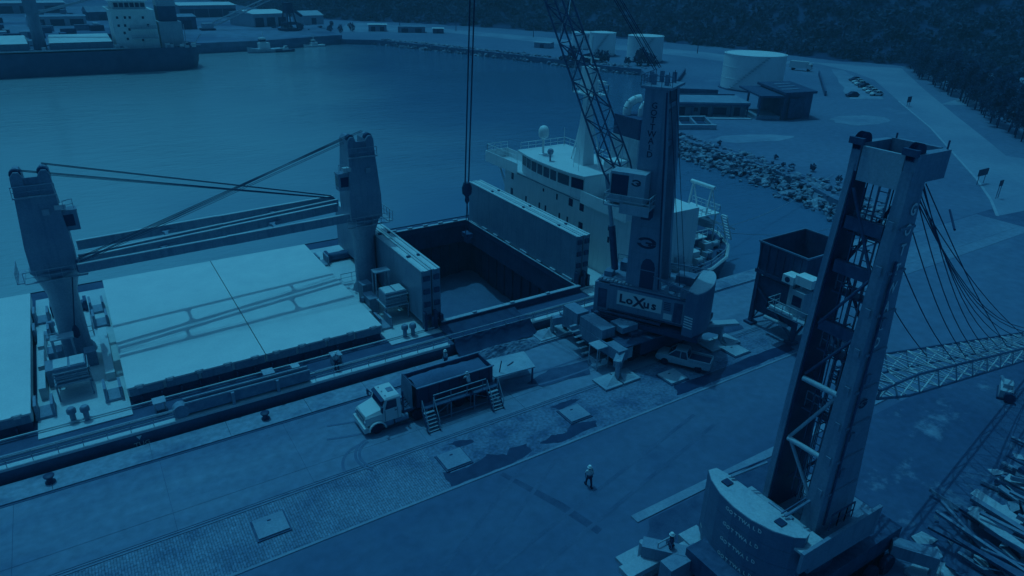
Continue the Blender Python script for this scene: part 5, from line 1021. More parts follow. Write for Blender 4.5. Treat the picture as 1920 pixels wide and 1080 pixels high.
for x0 in (19.1, 25.1):
    for i in range(6):
        t = i/6; MB().box((x0, 42.5-t*0.95-0.24, 1.36-i*0.25), (x0+0.95, 42.5-t*0.95, 1.41-i*0.25)).build('step', M_GALV, pf)
    for x in (x0-0.03, x0+0.98):
        MB().bar((x, 42.5, 1.5), (x, 41.4, 0.03), 0.06, 0.2).build('stringer', M_STEEL, pf); MB().bar((x, 42.5, 2.6), (x, 41.45, 1.0), 0.06).build('handrail', M_GALV, pf); MB().bar((x, 41.45, 0.05), (x, 41.45, 1.0), 0.06).build('handrail_post', M_GALV, pf); MB().bar((x, 42.5, 1.5), (x, 42.5, 2.6), 0.06).build('handrail_post', M_GALV, pf)
tr_ = thing('spill_tray', 'broad pale spill tray on posts behind the tipper truck', 'tray', (28.2, 44.9, 0))
MB().add([(26.4, 43.5, 1.9), (30.6, 43.4, 1.75), (31.2, 46.2, 1.75), (26.4, 46.4, 1.95), (26.4, 43.5, 1.8), (30.6, 43.4, 1.65), (31.2, 46.2, 1.65), (26.4, 46.4, 1.85)], [(0, 1, 2, 3), (7, 6, 5, 4), (0, 4, 5, 1), (1, 5, 6, 2), (2, 6, 7, 3), (3, 7, 4, 0)]).build('tray_plate', M_CONCP, tr_)
for x, y in ((26.6, 43.6), (30.4, 43.55), (30.9, 46.0), (26.6, 46.2)): MB().bar((x, y, 0.03), (x, y, 1.66), 0.12).build('post', M_STEEL, tr_)
MB().bar((27.2, 44.0, 1.9), (27.4, 44.0, 3.0), 0.07).build('marker_post', M_STEEL, tr_); MB().bar((28.4, 44.6, 1.88), (29.2, 44.9, 1.9), 0.06).build('loose_bar', M_STEEL, tr_)

# dark tarpaulin hung from the coaming over the ship's side to the quay, spilled cargo below
tp = MB(); cols = 22; rows = [(55.25, 1.35), (54.3, 1.06), (52.9, 1.08), (51.9, 1.45), (51.5, 0.95), (51.15, 0.5), (50.6, 0.2)]
for j, (y, z) in enumerate(rows):
    for i in range(cols): 
        x = 26.9+8.9*i/(cols-1); tp.v.append((x+0.12*math.sin(i*1.3+j), y+(0.10*math.sin(i*1.7+j*0.8) if j > 2 else 0), z+(0.08*math.sin(i*1.9) if j in (1, 2) else 0)))
tp.f = [(j*cols+i, j*cols+i+1, (j+1)*cols+i+1, (j+1)*cols+i) for j in range(len(rows)-1) for i in range(cols-1)]
tag(tp.build('tarpaulin', M_TARP, None, True), 'dark tarpaulin draped from the hold coaming over the ship side to the quay', 'tarpaulin')
def heap(name, cx, cy, rx, ry, h, m, label, cat, n=22, seed=1):
    rr = random.Random(seed); b = MB()
    for j in range(n):
        for i in range(n):
            x = -1+2*i/(n-1); y = -1+2*j/(n-1); q = max(0, 1-x*x-y*y)
            b.v.append((cx+x*rx, cy+y*ry, 0.04+h*q**0.8*(0.75+0.5*rr.random())+(-0.1 if q == 0 else 0)))
    b.f = [(j*n+i, j*n+i+1, (j+1)*n+i+1, (j+1)*n+i) for j in range(n-1) for i in range(n-1)]
    return tag(b.build(name, m), label, cat)
heap('spilled_cargo', 30.6, 49.6, 5.0, 1.2, 0.55, M_SPILL, 'ragged strip of spilled cargo on the quay below the tarpaulin', 'rubble', 30, 4)
pad = [(34.0, 49.6, 0.15), (36.3, 49.9, -0.2)]

# concrete access covers in the paving
for k, (x0, y0, m_) in enumerate(((5.7, 37.75, M_CONC), (19.3, 37.6, M_CONC), (30.8, 37.7, M_CONC), (42.1, 37.75, M_CONCP), (51.0, 38.2, M_CONCP))):
    lab = ('square concrete pit cover set in the ribbed setts', 'concrete pit cover beside the largest wet patch', 'concrete pit cover on the gravel strip before the support pads', 'pale pit cover behind the parked pickup', 'pale pit cover between crane and hopper')[k]
    t = thing('pit_cover', lab, 'pit cover', (x0, y0, 0), 0.0, 'pit covers along the crane rail')
    MB().box((x0-1.12, y0-1.05, 0.0), (x0+1.12, y0+1.05, 0.10)).build('rim', M_STEEL, t)
    MB().box((x0-1.0, y0-0.93, 0.101), (x0+1.0, y0+0.93, 0.20)).build('lid', m_, t)
    MB().box((x0-0.12, y0+0.4, 0.201), (x0+0.12, y0+0.5, 0.24)).build('handle', M_STEEL, t)
# bollards and fenders on the quay edge
for k, x in enumerate((-6.5, 8.5, 38.8, 54.5, 70.0, 84.0)):
    b = tag(MB().lathe((x, 50.0, 0.1), [(0.34, 0), (0.34, 0.08), (0.22, 0.12), (0.2, 0.4), (0.34, 0.5), (0.36, 0.6), (0.26, 0.66)], 14).build('mooring_bollard', M_DARK, None, True), 'short black iron mooring bollard on the quay coping', 'bollard', 'bollards along the quay edge')

# ================================================================== HOPPER
hp = thing('loading_hopper', 'tall dark steel loading hopper with open top and operator platform on the quay', 'hopper', (60.5, 39, 0))
def frus(b, r0, z0, r1, z1):
    (x0, y0, x1, y1), (a0, b0, a1, b1) = r0, r1
    p = [(x0, y0, z0), (x1, y0, z0), (x1, y1, z0), (x0, y1, z0), (a0, b0, z1), (a1, b0, z1), (a1, b1, z1), (a0, b1, z1)]
    return b.add(p, [(0, 1, 5, 4), (1, 2, 6, 5), (2, 3, 7, 6), (3, 0, 4, 7)])
hm_ = MB(); R0 = (57.0, 36.3, 64.2, 42.0); R1 = (57.1, 36.5, 64.1, 41.7); R2 = (59.2, 38, 62.0, 40.4)
for sgn, dd in ((1, 0), (-1, 0.08)):
    f = lambda r: (r[0]+dd, r[1]+dd, r[2]-dd, r[3]-dd)
    frus(hm_, f(R0), 9.25, f(R1), 6.3); frus(hm_, f(R1), 6.3, f((57.8, 37, 63.4, 41.2)), 5.2); frus(hm_, f((57.8, 37, 63.4, 41.2)), 5.2, f(R2), 3.0)
M_HOPP = mat('hopper_steel', 0.075, 0.6, var=0.35, scale=0.9, streak=0.5, dark=0.03)
hm_.build('hopper_bin', M_HOPP, hp)
MB().box((56.9, 36.2, 9.2), (64.3, 36.34, 9.36)).box((56.9, 41.96, 9.2), (64.3, 42.1, 9.36)).box((56.9, 36.342, 9.2), (57.04, 41.958, 9.358)).box((64.16, 36.342, 9.2), (64.3, 41.958, 9.358)).build('bin_rim', M_STEELM, hp)
for i in range(6): MB().box((56.92, 36.9+i*0.95, 6.3), (56.995, 37.02+i*0.95, 9.18)).build('bin_stiffener', M_HOPP, hp)
MB().box((56.95, 36.3, 5.9), (57.2, 42, 6.28)).box((57.0, 36.2, 5.9), (64.2, 36.45, 6.28)).build('bin_ledge', M_HOPP, hp)
for x, y in ((57.2, 36.4), (63.8, 36.4), (57.2, 41.6), (63.8, 41.6)):
    MB().bar((x, y, 0.3), (x, y, 6.0), 0.4).build('leg', M_HOPP, hp); MB().box((x-0.5, y-0.5, 0.03), (x+0.5, y+0.5, 0.3)).build('foot_plate', M_STEEL, hp)
for y in (36.4, 41.6): MB().bar((57.2, y, 0.5), (63.8, y, 5.6), 0.2).build('cross_brace', M_STEEL, hp); MB().bar((57.2, y, 5.6), (63.8, y, 0.5), 0.2).build('cross_brace', M_STEEL, hp)
for x in (57.2, 63.8): MB().bar((x, 36.4, 0.5), (x, 41.6, 4.4), 0.2).build('cross_brace', M_STEEL, hp); MB().bar((x, 36.4, 4.4), (x, 41.6, 0.5), 0.2).build('cross_brace', M_STEEL, hp)
MB().box((57.35, 36.65, 1.6), (57.42, 41.4, 5.6)).build('side_cladding', M_HOPP, hp); MB().box((57.5, 36.5, 2.2), (63.6, 36.57, 5.6)).build('side_cladding', M_HOPP, hp); MB().tube((56.6, 39.6, 1.8), (56.6, 36.9, 1.9), 0.2, n=12).build('draw_bar', M_PALE, hp, True)
MB().box((55.0, 34.0, 3.6), (56.88, 38.4, 3.75)).build('operator_platform', M_CRANEL, hp)
MB().rail([(56.8, 38.4, 3.75), (55.0, 38.4, 3.75), (55.0, 34.0, 3.75), (56.8, 34, 3.75)], 1.1, 0.04, 0.9).build('platform_railing', M_GALV, hp)
MB().tube((55.2, 35.6, 3.95), (55.2, 38.2, 3.95), 0.2, n=12).build('platform_roll', M_WHITE, hp, True)
MB().box((55.6, 35.0, 3.76), (56.8, 36.4, 6.4)).build('control_booth', M_CRANEL, hp)
MB().box((55.56, 35.2, 4.9), (55.595, 36.2, 5.9)).build('booth_window', M_GLASS, hp)
MB().box((55.5, 36.45, 6.8), (56.85, 37.7, 7.6)).build('air_conditioner', M_WHITE, hp); MB().box((55.7, 34.6, 7.0), (57.0, 36.42, 7.9)).build('air_conditioner', M_WHITE, hp)
MB().lathe((55.49, 37.1, 7.2), [(0.28, -0.02), (0.28, 0.0), (0.02, 0.0)], 14, 'X').build('fan_grille', M_DARK, hp)
MB().bar((56.4, 37.0, 3.76), (56.4, 37.0, 6.8), 0.35).bar((56.4, 36.0, 6.41), (56.4, 36.0, 7.0), 0.2).build('unit_post', M_PALE, hp)

# ================================================================== VEHICLES
def car(name, label, loc, rz, paint, kind='sedan', group=None, detail=True):
    t = thing(name, label, 'car' if kind == 'sedan' else 'pickup truck', loc, rz if rz else 0.001, group)
    if kind == 'sedan':
        prof = [(-2.1, 0.35, 0.62, 0.72), (-2.0, 0.3, 0.85, 0.8), (-1.2, 0.25, 0.92, 0.85), (0.9, 0.25, 0.92, 0.85), (1.9, 0.28, 0.78, 0.78), (2.1, 0.38, 0.6, 0.68)]; cabn = [(-1.7, 0.9, 0.72), (-1.05, 1.42, 0.6), (0.25, 1.44, 0.6), (1.0, 0.9, 0.72)]
    else:
        prof = [(-2.6, 0.5, 0.95, 0.82), (-2.5, 0.42, 1.0, 0.88), (-0.3, 0.4, 1.0, 0.9), (1.0, 0.4, 1.08, 0.9), (2.3, 0.42, 1.0, 0.85), (2.55, 0.5, 0.8, 0.75)]; cabn = [(-0.5, 1.02, 0.8), (-0.3, 1.72, 0.68), (0.75, 1.74, 0.68), (1.45, 1.05, 0.78)]
    MB().loft([[(x, -w, z0), (x, w, z0), (x, w*1.02, (z0+z1)/2), (x, w*0.93, z1), (x, -w*0.93, z1), (x, -w*1.02, (z0+z1)/2)] for x, z0, z1, w in prof]).build('body', paint, t, True)
    (xa, za, wa), (xb, zb, wb), (xc, zc, wc), (xd, zd, wd) = cabn
    MB().add([(xa, -wa, za), (xa, wa, za), (xb, wb, zb), (xb, -wb, zb), (xc, wc, zc), (xc, -wc, zc), (xd, wd, zd), (xd, -wd, zd)], [(0, 1, 2, 3), (5, 4, 6, 7), (1, 6, 4, 2), (0, 3, 5, 7)]).build('window_band', M_GLASS, t)
    MB().box((xb-0.03, -wb-0.02, zb-0.02), (xc+0.03, wb+0.02, zb+0.05)).build('roof', paint, t)
    for s in (-1, 1):
        for p_, q_ in (((xb, s*wb, zb), (xa, s*wa, za)), ((xc, s*wc, zc), (xd, s*wd, zd)), (((xb+xc)/2, s*wb*1.01, zb), ((xb+xc)/2, s*wa*1.01, za))): MB().bar(p_, q_, 0.075).build('pillar', paint, t)
        MB().box((prof[-1][0]-0.12, s*0.55-0.15, 0.6), (prof[-1][0]+0.01, s*0.55+0.15, 0.75)).build('headlight', M_GALV, t)
    if kind != 'sedan': 
        MB().box((-2.45, -0.72, 1.003), (-0.55, 0.72, 1.01)).build('bed_floor', M_DARK, t)
        for s in (-1, 1): MB().box((-2.55, s*0.82-0.06, 0.98), (-0.5, s*0.82+0.06, 1.2)).build('bed_side', paint, t)
        MB().box((-2.6, -0.75, 0.95), (-2.5, 0.75, 1.2)).build('tailgate', paint, t)
    r = 0.33 if kind == 'sedan' else 0.38; me = wheel_mesh(r, 0.24, 12)
    for x in ((-1.3, 1.3) if kind == 'sedan' else (-1.55, 1.6)):
        for y in (-0.78, 0.78): add_wheel(t, me, (x, y, r))
    return t
car('pickup_truck', 'pale pickup truck parked in the shade under the harbour crane', (44.6, 38.9, 0.05), R(122), M_CRANEL, 'pickup')
M_CARD = mat('dark_car_paint', 0.03, 0.3, var=0.1); M_CARW = mat('white_car_paint', 0.72, 0.3, var=0.03)
CP = [((238.2, 149.0), M_CARD, 'dark car at the head of the line in the sandy car park', ), ((234.5, 145.4), M_CARW, 'white car next to the dark car heading the car park line'), ((231.0, 142.2), M_CARW, 'white car parked between another white car and a dark car'), ((227.4, 138.6), M_CARD, 'dark car parked between two white cars in the sandy car park'), ((222.6, 133.8), M_CARW, 'white car parked after the gap in the car park line'), ((218.6, 130.0), M_CARW, 'white car second from the near end of the car park line'), ((215.2, 126.4), M_CARW, 'white car at the roadside end of the car park line'), ((206.0, 128.6), M_CARD, 'dark car standing alone on the pale sand')]
for (xy, m_, lab) in CP: car('parked_car', lab, (xy[0], xy[1], 0.04), R(160), m_, 'sedan', 'cars in the sandy car park')
for k, (x, y) in enumerate(((218.1, 436), (222.2, 434), (227, 430), (231, 426), (235.5, 418), (240.0, 408))): car('parked_car', 'small car parked below the forest edge beyond the coast road', (x, y-9, 0.5), R(95), M_CARW if k % 3 else M_CARD, 'sedan', 'cars parked along the forest edge')

# ================================================================== PEOPLE
def skin_obj(name, verts, edges, radii, m, root=0, parent=None):
    me = bpy.data.meshes.new(name); me.from_pydata(verts, edges, []); o = bpy.data.objects.new(name, me); COL.objects.link(o); me.materials.append(m)
    sk = o.modifiers.new('skin', 'SKIN'); 
    for i, r in enumerate(radii):
        d = me.skin_vertices[0].data[i]; d.radius = (r, r) if not isinstance(r, tuple) else r; d.use_root = (i == root)
    sk.use_smooth_shade = True; ss = o.modifiers.new('smooth', 'SUBSURF'); ss.levels = 1; ss.render_levels = 1
    if parent is not None: o.parent = parent
    return o
def person(label, loc, rz, pose='walk', shirt=M_CLOTH, helmet=M_WHITE, group=None):
    """faces local +x. One continuous body; shirt, trousers, boots and helmet over it."""
    st = 0.26 if pose == 'walk' else 0.07; lean = 0.05 if pose == 'walk' else (0.28 if pose == 'lean' else 0.02)
    hip = (0, 0, 0.95); ch_ = (lean*0.6, 0, 1.3); nk = (lean, 0, 1.5); hd_ = (lean+0.03, 0, 1.66)
    def leg(s, f): return [(0, s*0.1, 0.9), (0.05+f*st*0.6, s*0.11, 0.5), (f*st, s*0.11, 0.09), (f*st+0.17, s*0.12, 0.04)]
    def arm(s, f):
        if pose == 'lean': return [(lean*0.9, s*0.21, 1.44), (lean+0.18, s*0.26, 1.2), (lean+0.42, s*0.18, 1.1), (lean+0.52, s*0.15, 1.08)]
        return [(lean*0.9, s*0.21, 1.44), (lean*0.7-f*0.10, s*0.27, 1.16), (lean*0.7+f*0.02+0.06, s*0.27, 0.92), (lean*0.7+f*0.05+0.1, s*0.26, 0.82)]
    vs = [hip, ch_, nk, hd_, (lean+0.03, 0, 1.76)]; es = [(0, 1), (1, 2), (2, 3), (3, 4)]; rs = [(0.15, 0.12), (0.17, 0.12), 0.06, (0.085, 0.1), 0.08]
    for s, f in ((1, 1), (-1, -1)):
        o = len(vs); vs += leg(s, f); es += [(0, o), (o, o+1), (o+1, o+2), (o+2, o+3)]; rs += [0.095, 0.065, 0.045, 0.045]
        o = len(vs); vs += arm(s, -f); es += [(1, o), (o, o+1), (o+1, o+2), (o+2, o+3)]; rs += [0.06, 0.045, 0.035, 0.032]
        fo = len(vs); h3 = Vector(vs[o+3]); d = (h3-Vector(vs[o+2])).normalized()
        for q, (a, l) in enumerate(((-0.03, .07), (-0.01, .085), (0.012, .08), (0.03, .06))): 
            vs.append(tuple(h3+d*l+Vector((a, 0, 0)))); es.append((o+3, fo+q)); rs.append(0.012)
        vs.append(tuple(h3+d*0.02+Vector((0.05, 0, 0)))); es.append((o+3, fo+4)); rs.append(0.013)
    b = skin_obj('person', vs, es, rs, M_SKIN); b.location = loc; b.rotation_euler = (0, 0, rz); tag(b, label, 'person', group)
    a1, a2 = arm(1, -1), arm(-1, 1)
    skin_obj('shirt', [hip, ch_, (lean*0.9, 0, 1.45), a1[0], a1[1], a2[0], a2[1]], [(0, 1), (1, 2), (2, 3), (3, 4), (2, 5), (5, 6)], [(0.19, 0.15), (0.21, 0.155), (0.13, 0.1), 0.085, 0.07, 0.085, 0.07], shirt, 0, b)
    l1, l2 = leg(1, 1), leg(-1, -1)
    skin_obj('trousers', [(0, 0, 0.97), l1[0], l1[1], l1[2], l2[0], l2[1], l2[2]], [(0, 1), (1, 2), (2, 3), (0, 4), (4, 5), (5, 6)], [(0.17, 0.14), 0.115, 0.085, 0.07, 0.115, 0.085, 0.07], M_TROUS, 0, b)
    for l in (l1, l2): MB().cbox((l[3][0]-0.1, l[3][1], 0.05), (0.28, 0.11, 0.1)).build('boot', M_BLACK, b)
    MB().lathe((lean+0.03, 0, 1.70), [(0.17, 0), (0.135, 0.02), (0.13, 0.08), (0.09, 0.14), (0.01, 0.165)], 14).build('helmet', helmet, b, True)
    MB().cbox((lean+0.125, 0, 1.64), (0.03, 0.03, 0.05)).build('nose', M_SKIN, b)
    return b
person('person in white shirt and hard hat walking across the open yard', (26.3, 30.0, 0.01), R(75), 'walk')
person('person in hard hat standing on the platform beam of the parked crane', (25.7, 21.3, 1.35), R(150), 'stand', M_CARD, M_WHITE)
person('person leaning over the truck load from the access platform', (23.6, 42.95, 1.66), R(95), 'lean', M_PALE, M_PALE)
person('person standing on the ship deck beside the stowed gangway', (15.6, 52.9, 1.06), R(-80), 'stand', M_PALE, M_WHITE)
person('person standing on the quay below the spilled cargo', (24.9, 49.8, 0.12), R(200), 'stand', M_PALE, M_WHITE)

# ================================================================== SCRAP AND YARD CLUTTER
rs = random.Random(5)
beamA = [MB().box((-w/2, -l/2, -h/2), (w/2, l/2, h/2)).mesh('steel_scrap', m_) for w, l, h, m_ in ((0.5, 7, 0.12, M_CONC), (0.3, 8, 0.25, M_STEEL), (0.8, 6, 0.08, M_PALE), (0.2, 9, 0.2, M_STEELM), (0.6, 5, 0.3, M_DARK), (0.35, 7, 0.3, M_STEELM))]
for i in range(72):
    x = rs.uniform(42.5, 62); y = rs.uniform(8.5, 12.5) - (62-x)*0.02; z = 0.1+rs.random()**1.5*1.3; k = rs.randrange(6)
    o = inst(beamA[k], 'steel_scrap', (x, y, z), scale=(1, rs.uniform(0.7, 1.1), 1), rot=(rs.uniform(-.12, .12), rs.uniform(-.5, .5), rs.uniform(-.22, .22) if i % 3 else rs.uniform(-1.2, 1.2)))
    tag(o, 'long rusty steel piece lying in the tangled scrap pile', 'scrap', 'steel pieces of the scrap pile')
plt = [MB().add([(0, 0, 0), (1.1, 0.2, 0.1), (1.4, 1.3, 0.35), (0.3, 1.6, 0.05), (0, 0, 0.05), (1.1, 0.2, 0.15), (1.4, 1.3, 0.4), (0.3, 1.6, 0.1)], [(3, 2, 1, 0), (4, 5, 6, 7), (0, 1, 5, 4), (1, 2, 6, 5), (2, 3, 7, 6), (3, 0, 4, 7)]).mesh('scrap_plate', m_) for m_ in (M_CONCP, M_STEELM, M_PALE, M_STEEL)]
for i in range(70):
    x = rs.uniform(40, 60); y = rs.uniform(9, 15.2); z = 0.05+rs.random()*0.7*(1 if y < 13 else 0.2); s = rs.uniform(0.25, 0.9)
    tag(inst(plt[rs.randrange(4)], 'scrap_plate', (x, y, z), scale=(s, s, s), rot=(rs.uniform(-.5, .5), rs.uniform(-.5, .5), rs.uniform(0, 6.28))), 'bent scrap plate lying in the tangled scrap pile', 'scrap', 'bent plates of the scrap pile')
cp = thing('engine_block', 'small pale engine unit dumped on the stained yard near the scrap', 'engine', (66.2, 20.4, 0), 0.4)
MB().box((-1.2, -0.5, 0.2), (1.0, 0.5, 0.9)).box((-0.6, -0.35, 0.901), (0.5, 0.35, 1.3)).build('engine_body', M_PALE, cp); MB().tube((-1.6, -0.3, 0.5), (-1.2, -0.3, 0.5), 0.45, n=14).build('flywheel', M_DARK, cp, True); MB().tube((0.6, 0.2, 0.9), (1.5, 0.5, 0.9), 0.18, n=10).build('pipe', M_STEELM, cp, True); MB().box((-1.3, -0.6, 0.02), (1.1, 0.6, 0.199)).build('skid', M_DARK, cp)
for k, (x, y, z, lx, ly, lz) in enumerate(((137.9, 57.6, 1.6, 3.2, 0.2, 1.2), (131.0, 51.5, 2.2, 1.0, 0.15, 1.0), (205.5, 110.5, 1.2, 1.6, 0.3, 1.6))):
    t = thing('road_sign', ('wide dark board on posts beside the road edge line', 'small round dark sign on a post near the road corner', 'small dark board beside the road by the car park')[k], 'sign', (x, y, 0))
    MB().box((x-lx/2, y-ly/2, z), (x+lx/2, y+ly/2, z+lz)).build('board', M_DARK, t)
    for s in (-0.8, 0.8): MB().bar((x+s*lx*0.45, y, 0), (x+s*lx*0.45, y, z), 0.1).build('post', M_STEELM, t)

# ================================================================== BACKGROUND
# --- storage tanks
def tank(cx, cy, r, h, label):
    t = thing('storage_tank', label, 'tank', (cx, cy, 0), 0.0, 'storage tanks by the coast road')
    MB().lathe((cx, cy, 0), [(r, 0), (r, h*0.33), (r, h*0.66), (r, h)], 48).build('shell', M_TANK, t, True)
    MB().lathe((cx, cy, h+0.003), [(r+0.12, 0), (r+0.12, 0.14), (r*0.5, 0.45), (0.05, 0.6)], 48).build('roof', M_WHITE, t, True)
    MB().lathe((cx, cy, 0.02), [(r+0.7, 0), (r+0.7, 0.3)], 40).build('foundation', M_CONCD, t)
    for f in (0.33, 0.66): MB().lathe((cx, cy, h*f), [(r+0.03, -0.06), (r+0.06, 0), (r+0.03, 0.06)], 48).build('shell_ring', M_TANK, t, True)
    n = 16; a0 = math.atan2(-cy, -cx)
    for i in range(n):
        a = a0-0.7+i*0.075; MB().cbox((cx+(r+0.35)*math.cos(a), cy+(r+0.35)*math.sin(a), 0.5+h*i/n), (0.7, 0.9, 0.06), a).build('stair_tread', M_STEELM, t)
    MB().lathe((cx, cy, h+0.14), [(r*0.98, 0), (r*0.98, 0.05)], 40).build('roof_edge', M_PALE, t)
    return t
tank(190, 154.4, 9.6, 10.6, 'large pale cylindrical storage tank behind the dark cube shaped building')
tank(207, 224.5, 7.3, 9.8, 'mid sized pale storage tank with shrubs at its foot by the shore')
tank(203.5, 248, 5.7, 9.3, 'narrower pale storage tank standing next to the shrubby one')
tank(214, 274, 6.2, 7.0, 'low pale storage tank farthest back near the forest edge')
# --- low office and dark cube building
lb = thing('office_building', 'long low concrete office building with shaded openings beside the large tank', 'building', (143, 130, 0), math.atan2(-8.6, 14.7))
MB().box((-9, -4.5, 0), (9.5, 5.5, 3.4)).build('wall', M_CONC, lb); MB().box((-10, -6, 3.41), (10, 6.2, 3.8)).build('roof', M_CONC, lb); MB().box((-9.6, -5.95, 2.9), (9.9, -5.6, 3.40)).build('fascia', M_CONCD, lb)
for i, (x, w_, z0, z1) in enumerate(((-7.6, 2.4, 0.2, 2.3), (-3.6, 1.0, 1.2, 2.2), (-1.4, 2.0, 0.1, 2.3), (2.6, 3.6, 0.5, 2.3), (7.2, 1.6, 0.1, 2.4))): MB().box((x-w_/2, -4.54, z0), (x+w_/2, -4.502, z1)).build('opening', M_DARK, lb)
for x in (-9.4, -4.9, 0.4, 5.2, 9.5): MB().bar((x, -5.6, 0), (x, -5.6, 3.4), 0.3).build('column', M_CONCD, lb)
MB().box((-10, -8.5, 0.0), (10, -4.6, 0.22)).build('forecourt', M_CONCP, lb); MB().box((-10, 5.6, 0), (9.5, 5.9, 4.1)).build('rear_parapet', M_CONCD, lb)
cb_ = thing('cube_building', 'dark flat roofed cube building with a blank front in front of the large tank', 'building', (159, 116, 0), 0.0)
q = [(154.3, 114.2), (163.3, 112.6), (171.5, 126.5), (162.8, 129.0)]
MB().prism(q, 0, 6.3).build('wall', M_CONCD, cb_); MB().prism([(153.6, 113.6), (163.8, 111.9), (172.4, 127.0), (162.4, 129.9)], 6.303, 6.9).build('roof', M_STEEL, cb_)
MB().box((155.2, 113.0, 0.3), (162.4, 113.25, 5.4)).build('blank_panel', M_STEEL, cb_)
for k in range(3): MB().prism([(156.5+k*3.1, 117.0+k*3.6), (162.0+k*3.0, 116.0+k*3.6), (162.8+k*3, 117.2+k*3.6), (157.3+k*3.1, 118.3+k*3.6)], 6.903, 7.0).build('roof_panel', M_STEELM, cb_)
MB().prism([(148.5, 117.3), (154.0, 114.4), (158.5, 122.0), (153, 125)], 0.02, 0.9).build('side_ramp', M_CONC, cb_)
for x, y in ((149, 117.4), (153.3, 124.8)): MB().bar((x, y, 0), (x, y, 5.6), 0.4).build('canopy_post', M_CONCD, cb_)
MB().prism([(148.4, 117.2), (154.2, 114.0), (162.6, 128.6), (157, 131.5)], 5.6, 6.0).build('canopy', M_STEEL, cb_)
fr_ = thing('foundation_frame', 'low open concrete foundation frame in front of the office building', 'foundation', (127, 119.5, 0))
MB().prism([(119.6, 118.9), (129.8, 113.4), (130.3, 114.3), (120.1, 119.8)], 0, 1.1).build('beam', M_CONCP, fr_); MB().prism([(125.2, 126.6), (135.6, 122.3), (136, 123.2), (125.6, 127.5)], 0, 1.1).build('beam', M_CONCP, fr_)
for a, b in (((129.6, 114.2), (135.6, 122.6)), ((126.2, 116.2), (132.0, 124.4)), ((122.8, 118.1), (128.6, 126.0))): MB().bar((a[0], a[1], 0.5), (b[0], b[1], 0.5), 0.5, 0.9).build('beam', M_CONC, fr_)
MB().prism([(121, 119.8), (129.4, 114.9), (135.2, 122.8), (126, 126.4)], 0.02, 0.10).build('pit_floor', M_DARK, fr_)
for k, (a, b, h_) in enumerate((((166, 165), (196, 190), 1.6), ((170, 150), (160, 158), 1.4), ((160, 158), (166, 165), 1.4), ((241, 165.6), (199.2, 133.2), 1.5))):
    d = Vector((b[0]-a[0], b[1]-a[1], 0)); w_ = tag(MB().bar((a[0], a[1], h_/2), (b[0], b[1], h_/2), 0.5, h_).build('boundary_wall', M_CONCD), ('long low dark bund wall running towards the forest behind the office', 'low bund wall closing the near side of the large tank yard', 'short low bund wall joining the tank yard corner', 'long low dark wall between the tank yard and the car park')[k], 'wall')
wt = thing('box_truck', 'white box truck parked behind the large tank by the coast road', 'truck', (244.5, 176.5, 0.03), R(-70))
MB().box((-4, -1.2, 0.9), (2.6, 1.2, 3.4)).build('box_body', M_CARW, wt); MB().loft([[(2.7, -1.15, 0.6), (2.7, 1.15, 0.6), (2.7, 1.15, 2.7), (2.7, -1.15, 2.7)], [(4.3, -1.1, 0.6), (4.3, 1.1, 0.6), (4.0, 1.05, 2.6), (4.0, -1.05, 2.6)]]).build('cab', M_CARW, wt); MB().box((3.95, -1.0, 1.6), (4.22, 1.0, 2.4)).build('windscreen', M_GLASS, wt)
wmt = wheel_mesh(0.48, 0.3, 12)
for x in (-2.6, 3.2):
    for y in (-1.05, 1.05): add_wheel(wt, wmt, (x, y, 0.48))
# utility poles
for k, (x, y) in enumerate(((200.7, 378.2), (221.9, 329.2), (167.0, 381.5), (236, 262), (262, 215), (250, 236))):
    t = thing('utility_pole', 'thin utility pole with a cross arm beside the coast road', 'pole', (x, y, 0), 0.0, 'utility poles of the coast road'); MB().tube((x, y, 0), (x, y, 9), 0.2, 0.14, 8).build('mast', M_STEEL, t, True); MB().bar((x-1, y+0.6, 8.4), (x+1, y-0.6, 8.4), 0.16).build('cross_arm', M_STEEL, t)
# sheds beyond the shore road
def shed(name, label, cx, cy, lx, ly, h, rz, wall, roofm, pitch=0.8, z=0.0, group=None, doors=2):
    t = thing(name, label, 'building', (cx, cy, z), rz if rz else 0.001, group)
    MB().box((-lx/2, -ly/2, 0), (lx/2, ly/2, h)).build('wall', wall, t)
    MB().add([(-lx/2-.4, -ly/2-.4, h+.003), (lx/2+.4, -ly/2-.4, h+.003), (lx/2+.4, ly/2+.4, h+.003), (-lx/2-.4, ly/2+.4, h+.003), (-lx/2-.4, 0, h+pitch), (lx/2+.4, 0, h+pitch)], [(0, 1, 5, 4), (2, 3, 4, 5), (1, 2, 5), (3, 0, 4), (3, 2, 1, 0)]).build('roof', roofm, t)
    for i in range(doors): x = -lx/2+lx*(i+0.5)/doors; MB().box((x-lx*0.12, -ly/2-0.05, 0.05), (x+lx*0.12, -ly/2-0.003, h*0.7)).build('door', M_DARK, t)
    return t
shed('low_shed', 'low shed with pale flat roof above the rocky shore', 158, 392, 10, 8, 3.6, R(-22), M_CONC, M_WHITE, 0.3)
shed('low_shed', 'longer low grey shed beside the pale roofed one above the shore', 173, 379, 15, 8, 3.2, R(-25), M_CONC, M_CONC, 0.3)
shed('low_shed', 'small dark hut with pale lid roof at the shore road', 184.5, 369, 6, 5, 2.6, R(-25), M_CONCD, M_WHITE, 0.3, doors=1)
shed('low_shed', 'small pale roofed hut on the shore below the coast road', 197, 283, 8, 5, 2.4, R(-60), M_CONC, M_CONCP, 0.3, doors=1)
